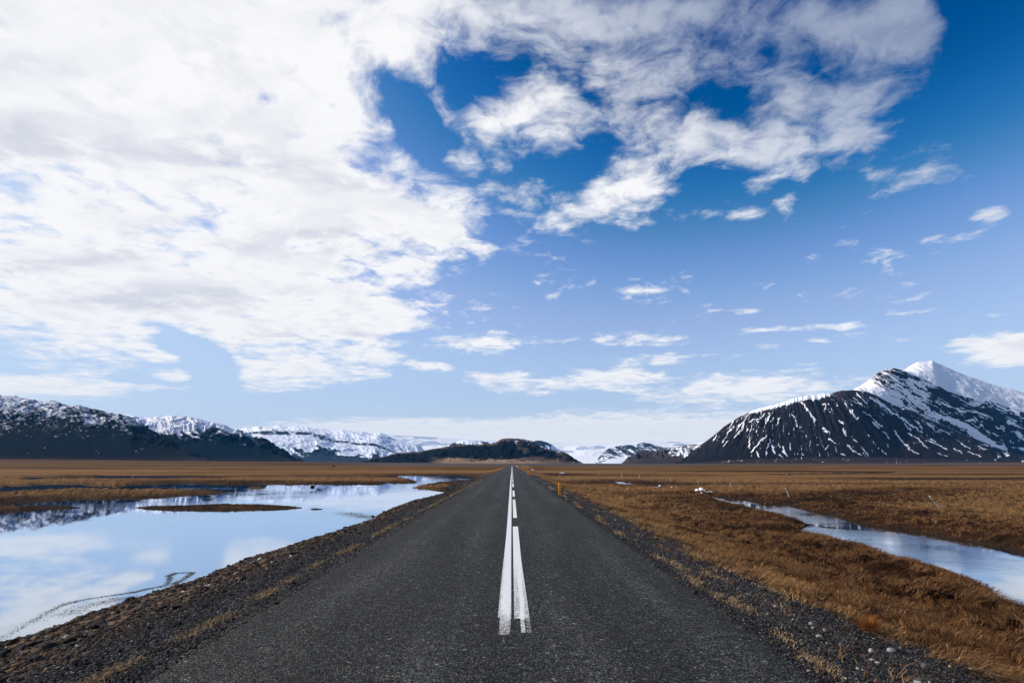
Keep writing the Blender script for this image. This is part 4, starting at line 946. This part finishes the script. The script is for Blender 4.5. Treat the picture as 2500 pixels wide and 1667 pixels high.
# leaning fence posts
FENCE = [((1517,1152.5),(1519,1164),'tall dark fence post left of the small brook pool'), ((1561.4,1158.9),(1561.7,1166.5),'short upright fence post above the small brook pool'),
 ((1635.7,1164.9),(1638.8,1176.8),'dark tilted fence post above the bits of snow at the end of the small pool'), ((1437.9,1149.3),(1438,1154),'leftmost, tiny far fence post in the golden grass'),
 ((1461.9,1153),(1462,1158.2),'tiny far fence post, second from the left in the golden grass'), ((1704.8,1174),(1705.1,1181.2),'faint fence post above the snow heap on the brook bank'),
 ((1783.5,1178.8),(1784.2,1190.5),'upright fence post on the brook bank right of the snow heap'), ((1917.9,1190),(1925.9,1210.6),'pale leaning fence post above the fork of the brook'),
 ((2269,1209.8),(2299.7,1246.2),'strongly leaning grey fence post in the dark grass at far right')]
for (tp, bt, lab) in FENCE:
    x_, y_, z_ = at(bt[0], bt[1], -0.8)
    u1, v1 = uv_dir(*tp); top = Vector((float(u1) * y_, y_, CAMZ + float(v1) * y_)); b = Vector((x_, y_, z_))
    ax = top - b; L = ax.length; q = Vector((0, 0, 1)).rotation_difference(ax.normalized())
    r_ = 0.036 + 0.0004 * y_
    rt = bpy.data.objects.new('fence_post', None); COL.objects.link(rt); rt.location = b; rt.rotation_mode = 'QUATERNION'; rt.rotation_quaternion = q
    nseg = 9; V = []
    for k in range(nseg):
        f = k / (nseg - 1); rad = r_ * (1.15 - 0.3 * f)
        for j in range(8):
            a_ = j * math.pi / 4; rj = rad * (1 + 0.12 * math.sin(j * 2.3 + k)); V.append((rj * math.cos(a_) + 0.012 * math.sin(f * 5), rj * math.sin(a_), -0.1 + f * (L + 0.1)))
    Fc = []; 
    for k in range(nseg - 1):
        for j in range(8): Fc += [k*8+j, k*8+(j+1)%8, (k+1)*8+(j+1)%8, (k+1)*8+j]
    sz = [4] * ((nseg - 1) * 8); Fc += list(range((nseg-1)*8, nseg*8)); sz.append(8)
    mesh_obj('post_shaft', np.array(V), Fc, sz, m_wood, rt, True)
    V, Fc, sz = prism(rrect(r_ * 2.7, r_ * 2.7, r_ * 0.9), L * 0.72, L * 0.72 + 0.03, 0, 0.004); mesh_obj('wire_staple', V, Fc, sz, m_wire, rt, False)
    tag(rt, lab, 'fence post', 'old fence posts in the right field')
# snow remnants
def snow_patch(px0, px1, py, h_px, lab, cat='snow patch', zg=None):
    x_, y_, z_ = at((px0 + px1) / 2, py, -0.9); wpx = (px1 - px0) / F * y_; hgt = max(0.03, h_px / F * y_)
    n, k = 22, 7; V = []; r = np.random.default_rng(int(px0 * 7 + py))
    rad = 1 + 0.45 * (fbm(np.arange(n) * 0.55, np.zeros(n) + px0, 3, 3) - 0.5) * 2
    rad = rad * (0.8 + 0.4 * r.random(n))
    for i in range(k):
        f = i / (k - 1)
        for j in range(n):
            a_ = 2 * math.pi * j / n; rr_ = rad[j] * math.cos(f * math.pi / 2) if i < k - 1 else 0.02
            V.append((x_ + rr_ * wpx / 2 * math.cos(a_), y_ + rr_ * max(wpx * 0.4, hgt * 1.2) * math.sin(a_), z_ - 0.02 + hgt * math.sin(f * math.pi / 2) * (0.75 + 0.5 * r.random())))
    Fc = []
    for i in range(k - 1):
        for j in range(n): Fc += [i*n+j, i*n+(j+1)%n, (i+1)*n+(j+1)%n, (i+1)*n+j]
    sz = [4] * ((k-1)*n); Fc += list(range((k-1)*n, k*n)); sz.append(n)
    o = mesh_obj('snow_patch', np.array(V), Fc, sz, m_snow); tag(o, lab, cat, 'leftover snow patches in the right field'); return o
for a_ in [(1698,1707,1197,4,'leftmost lump of the white snow heap at the upper end of the brook'), (1707,1716,1196.5,6,'tallest lump of the white snow heap at the upper end of the brook'),
           (1714,1725,1199,3.5,'slanting snow lump in the middle of the heap at the upper end of the brook'), (1726,1741,1201,2.5,'long low snow lump at the right end of the heap by the brook'),
           (1710,1716,1203.5,2,'small snow scrap just below the heap at the upper end of the brook'), (1608,1614,1186,2.5,'snow lump at the right tip of the small brook pool'),
           (1638,1643,1189,2.2,'left one of two snow dots right of the small brook pool'), (1650,1653,1188.3,2,'right one of two snow dots right of the small brook pool'),
           (2277,2295,1272.5,2.2,'flat white snow strip alone in the dark grass at far right'), (1298,1304,1147,1.3,'far snow patch near the road, beyond the second marker post'),
           (1367,1379,1154.5,1.2,'far thin snow patch in the dark hollow above the nearest marker post'), (1260.5,1263,1139,1.6,'tiny white patch on the verge near the vanishing end of the road')]:
    snow_patch(*a_)
# single stones
from math import pi
def boulder(px, py, wpx, hpx, col, lab, zpl=None, name='stone'):
    if zpl is None: x_, y_, z_ = at(px, py, -0.2)
    else: x_, y_ = map(float, on_plane(px, py, zpl)); z_ = zpl
    w_ = wpx / F * y_ / 2; h_ = hpx / F * y_
    nu_, nv_ = 14, 9; V = []
    sd_ = int(px)
    for i in range(nv_):
        th = math.pi * i / (nv_ - 1)
        for j in range(nu_):
            ph = 2 * math.pi * j / nu_; d = np.array([math.sin(th) * math.cos(ph), math.sin(th) * math.sin(ph), math.cos(th)])
            k_ = 1 + 0.35 * (float(vn(d[0] * 1.7 + sd_, d[1] * 1.7 + d[2] * 2.1, 5)) - 0.5)
            V.append((d[0] * w_ * k_, d[1] * w_ * 0.8 * k_, d[2] * h_ * 0.55 * k_ + h_ * 0.35))
    Fc, _s = grid_faces(nv_, nu_); Fc = list(Fc); n4 = len(_s)
    for i in range(nv_ - 1): Fc += [i*nu_+nu_-1, i*nu_, (i+1)*nu_, (i+1)*nu_+nu_-1]
    o = mesh_obj(name, np.array(V), Fc, [4] * (n4 + nv_ - 1), simple_mat('stone_single', col, 0.8, 0.2, 40)); o.location = (x_, y_, z_); o.rotation_euler = (0, 0, random.uniform(0, 0.6))
    tag(o, lab, 'stone'); return o
def z8(x, y): return 1900 + x / 4.704, 1400 + y / 4.704
for (x_, y_, w_, h_, c_, lab) in [
    (385,590,13,8,(0.30,0.25,0.20),'tan round stone on the right gravel, upper one beside the tufts'), (402,630,8,5,(0.25,0.25,0.24),'small grey stone just below the tan round stone'),
    (543,670,11,9,(0.24,0.17,0.13),'brown round stone on the right gravel'), (470,725,17,6,(0.25,0.26,0.25),'long pale grey stone on the right gravel'),
    (1070,900,13,9,(0.38,0.34,0.28),'cream pointed stone left of the thin stalks'), (1300,900,19,11,(0.27,0.27,0.26),'largest pale grey stone right of the thin stalks'),
    (720,830,9,8,(0.17,0.13,0.13),'dark reddish stone in the middle of the right gravel'), (1080,993,14,4,(0.30,0.30,0.29),'flat light stone below the cream stone'),
    (1140,1024,13,3.5,(0.35,0.35,0.34),'flat grey stone lowest under the cream stone'), (1600,1250,17,4,(0.55,0.55,0.52),'white flat stone at the bottom edge of the picture'),
    (1975,1075,8,6,(0.34,0.22,0.12),'orange brown pebble in the tufts at lower right'), (1690,1085,20,12,(0.07,0.08,0.09),'dark blue-grey stone between the tufts at lower right')]:
    boulder(*z8(x_, y_), w_, h_, c_, lab)
boulder(763, 1188.5, 10, 5, (0.03, 0.02, 0.018), 'dark lone rock standing in the pond near its far shore', ZW, 'rock')
boulder(813, 1138, 10, 2.6, (0.06, 0.05, 0.04), 'low dark mound far out on the left plain', None, 'rock')
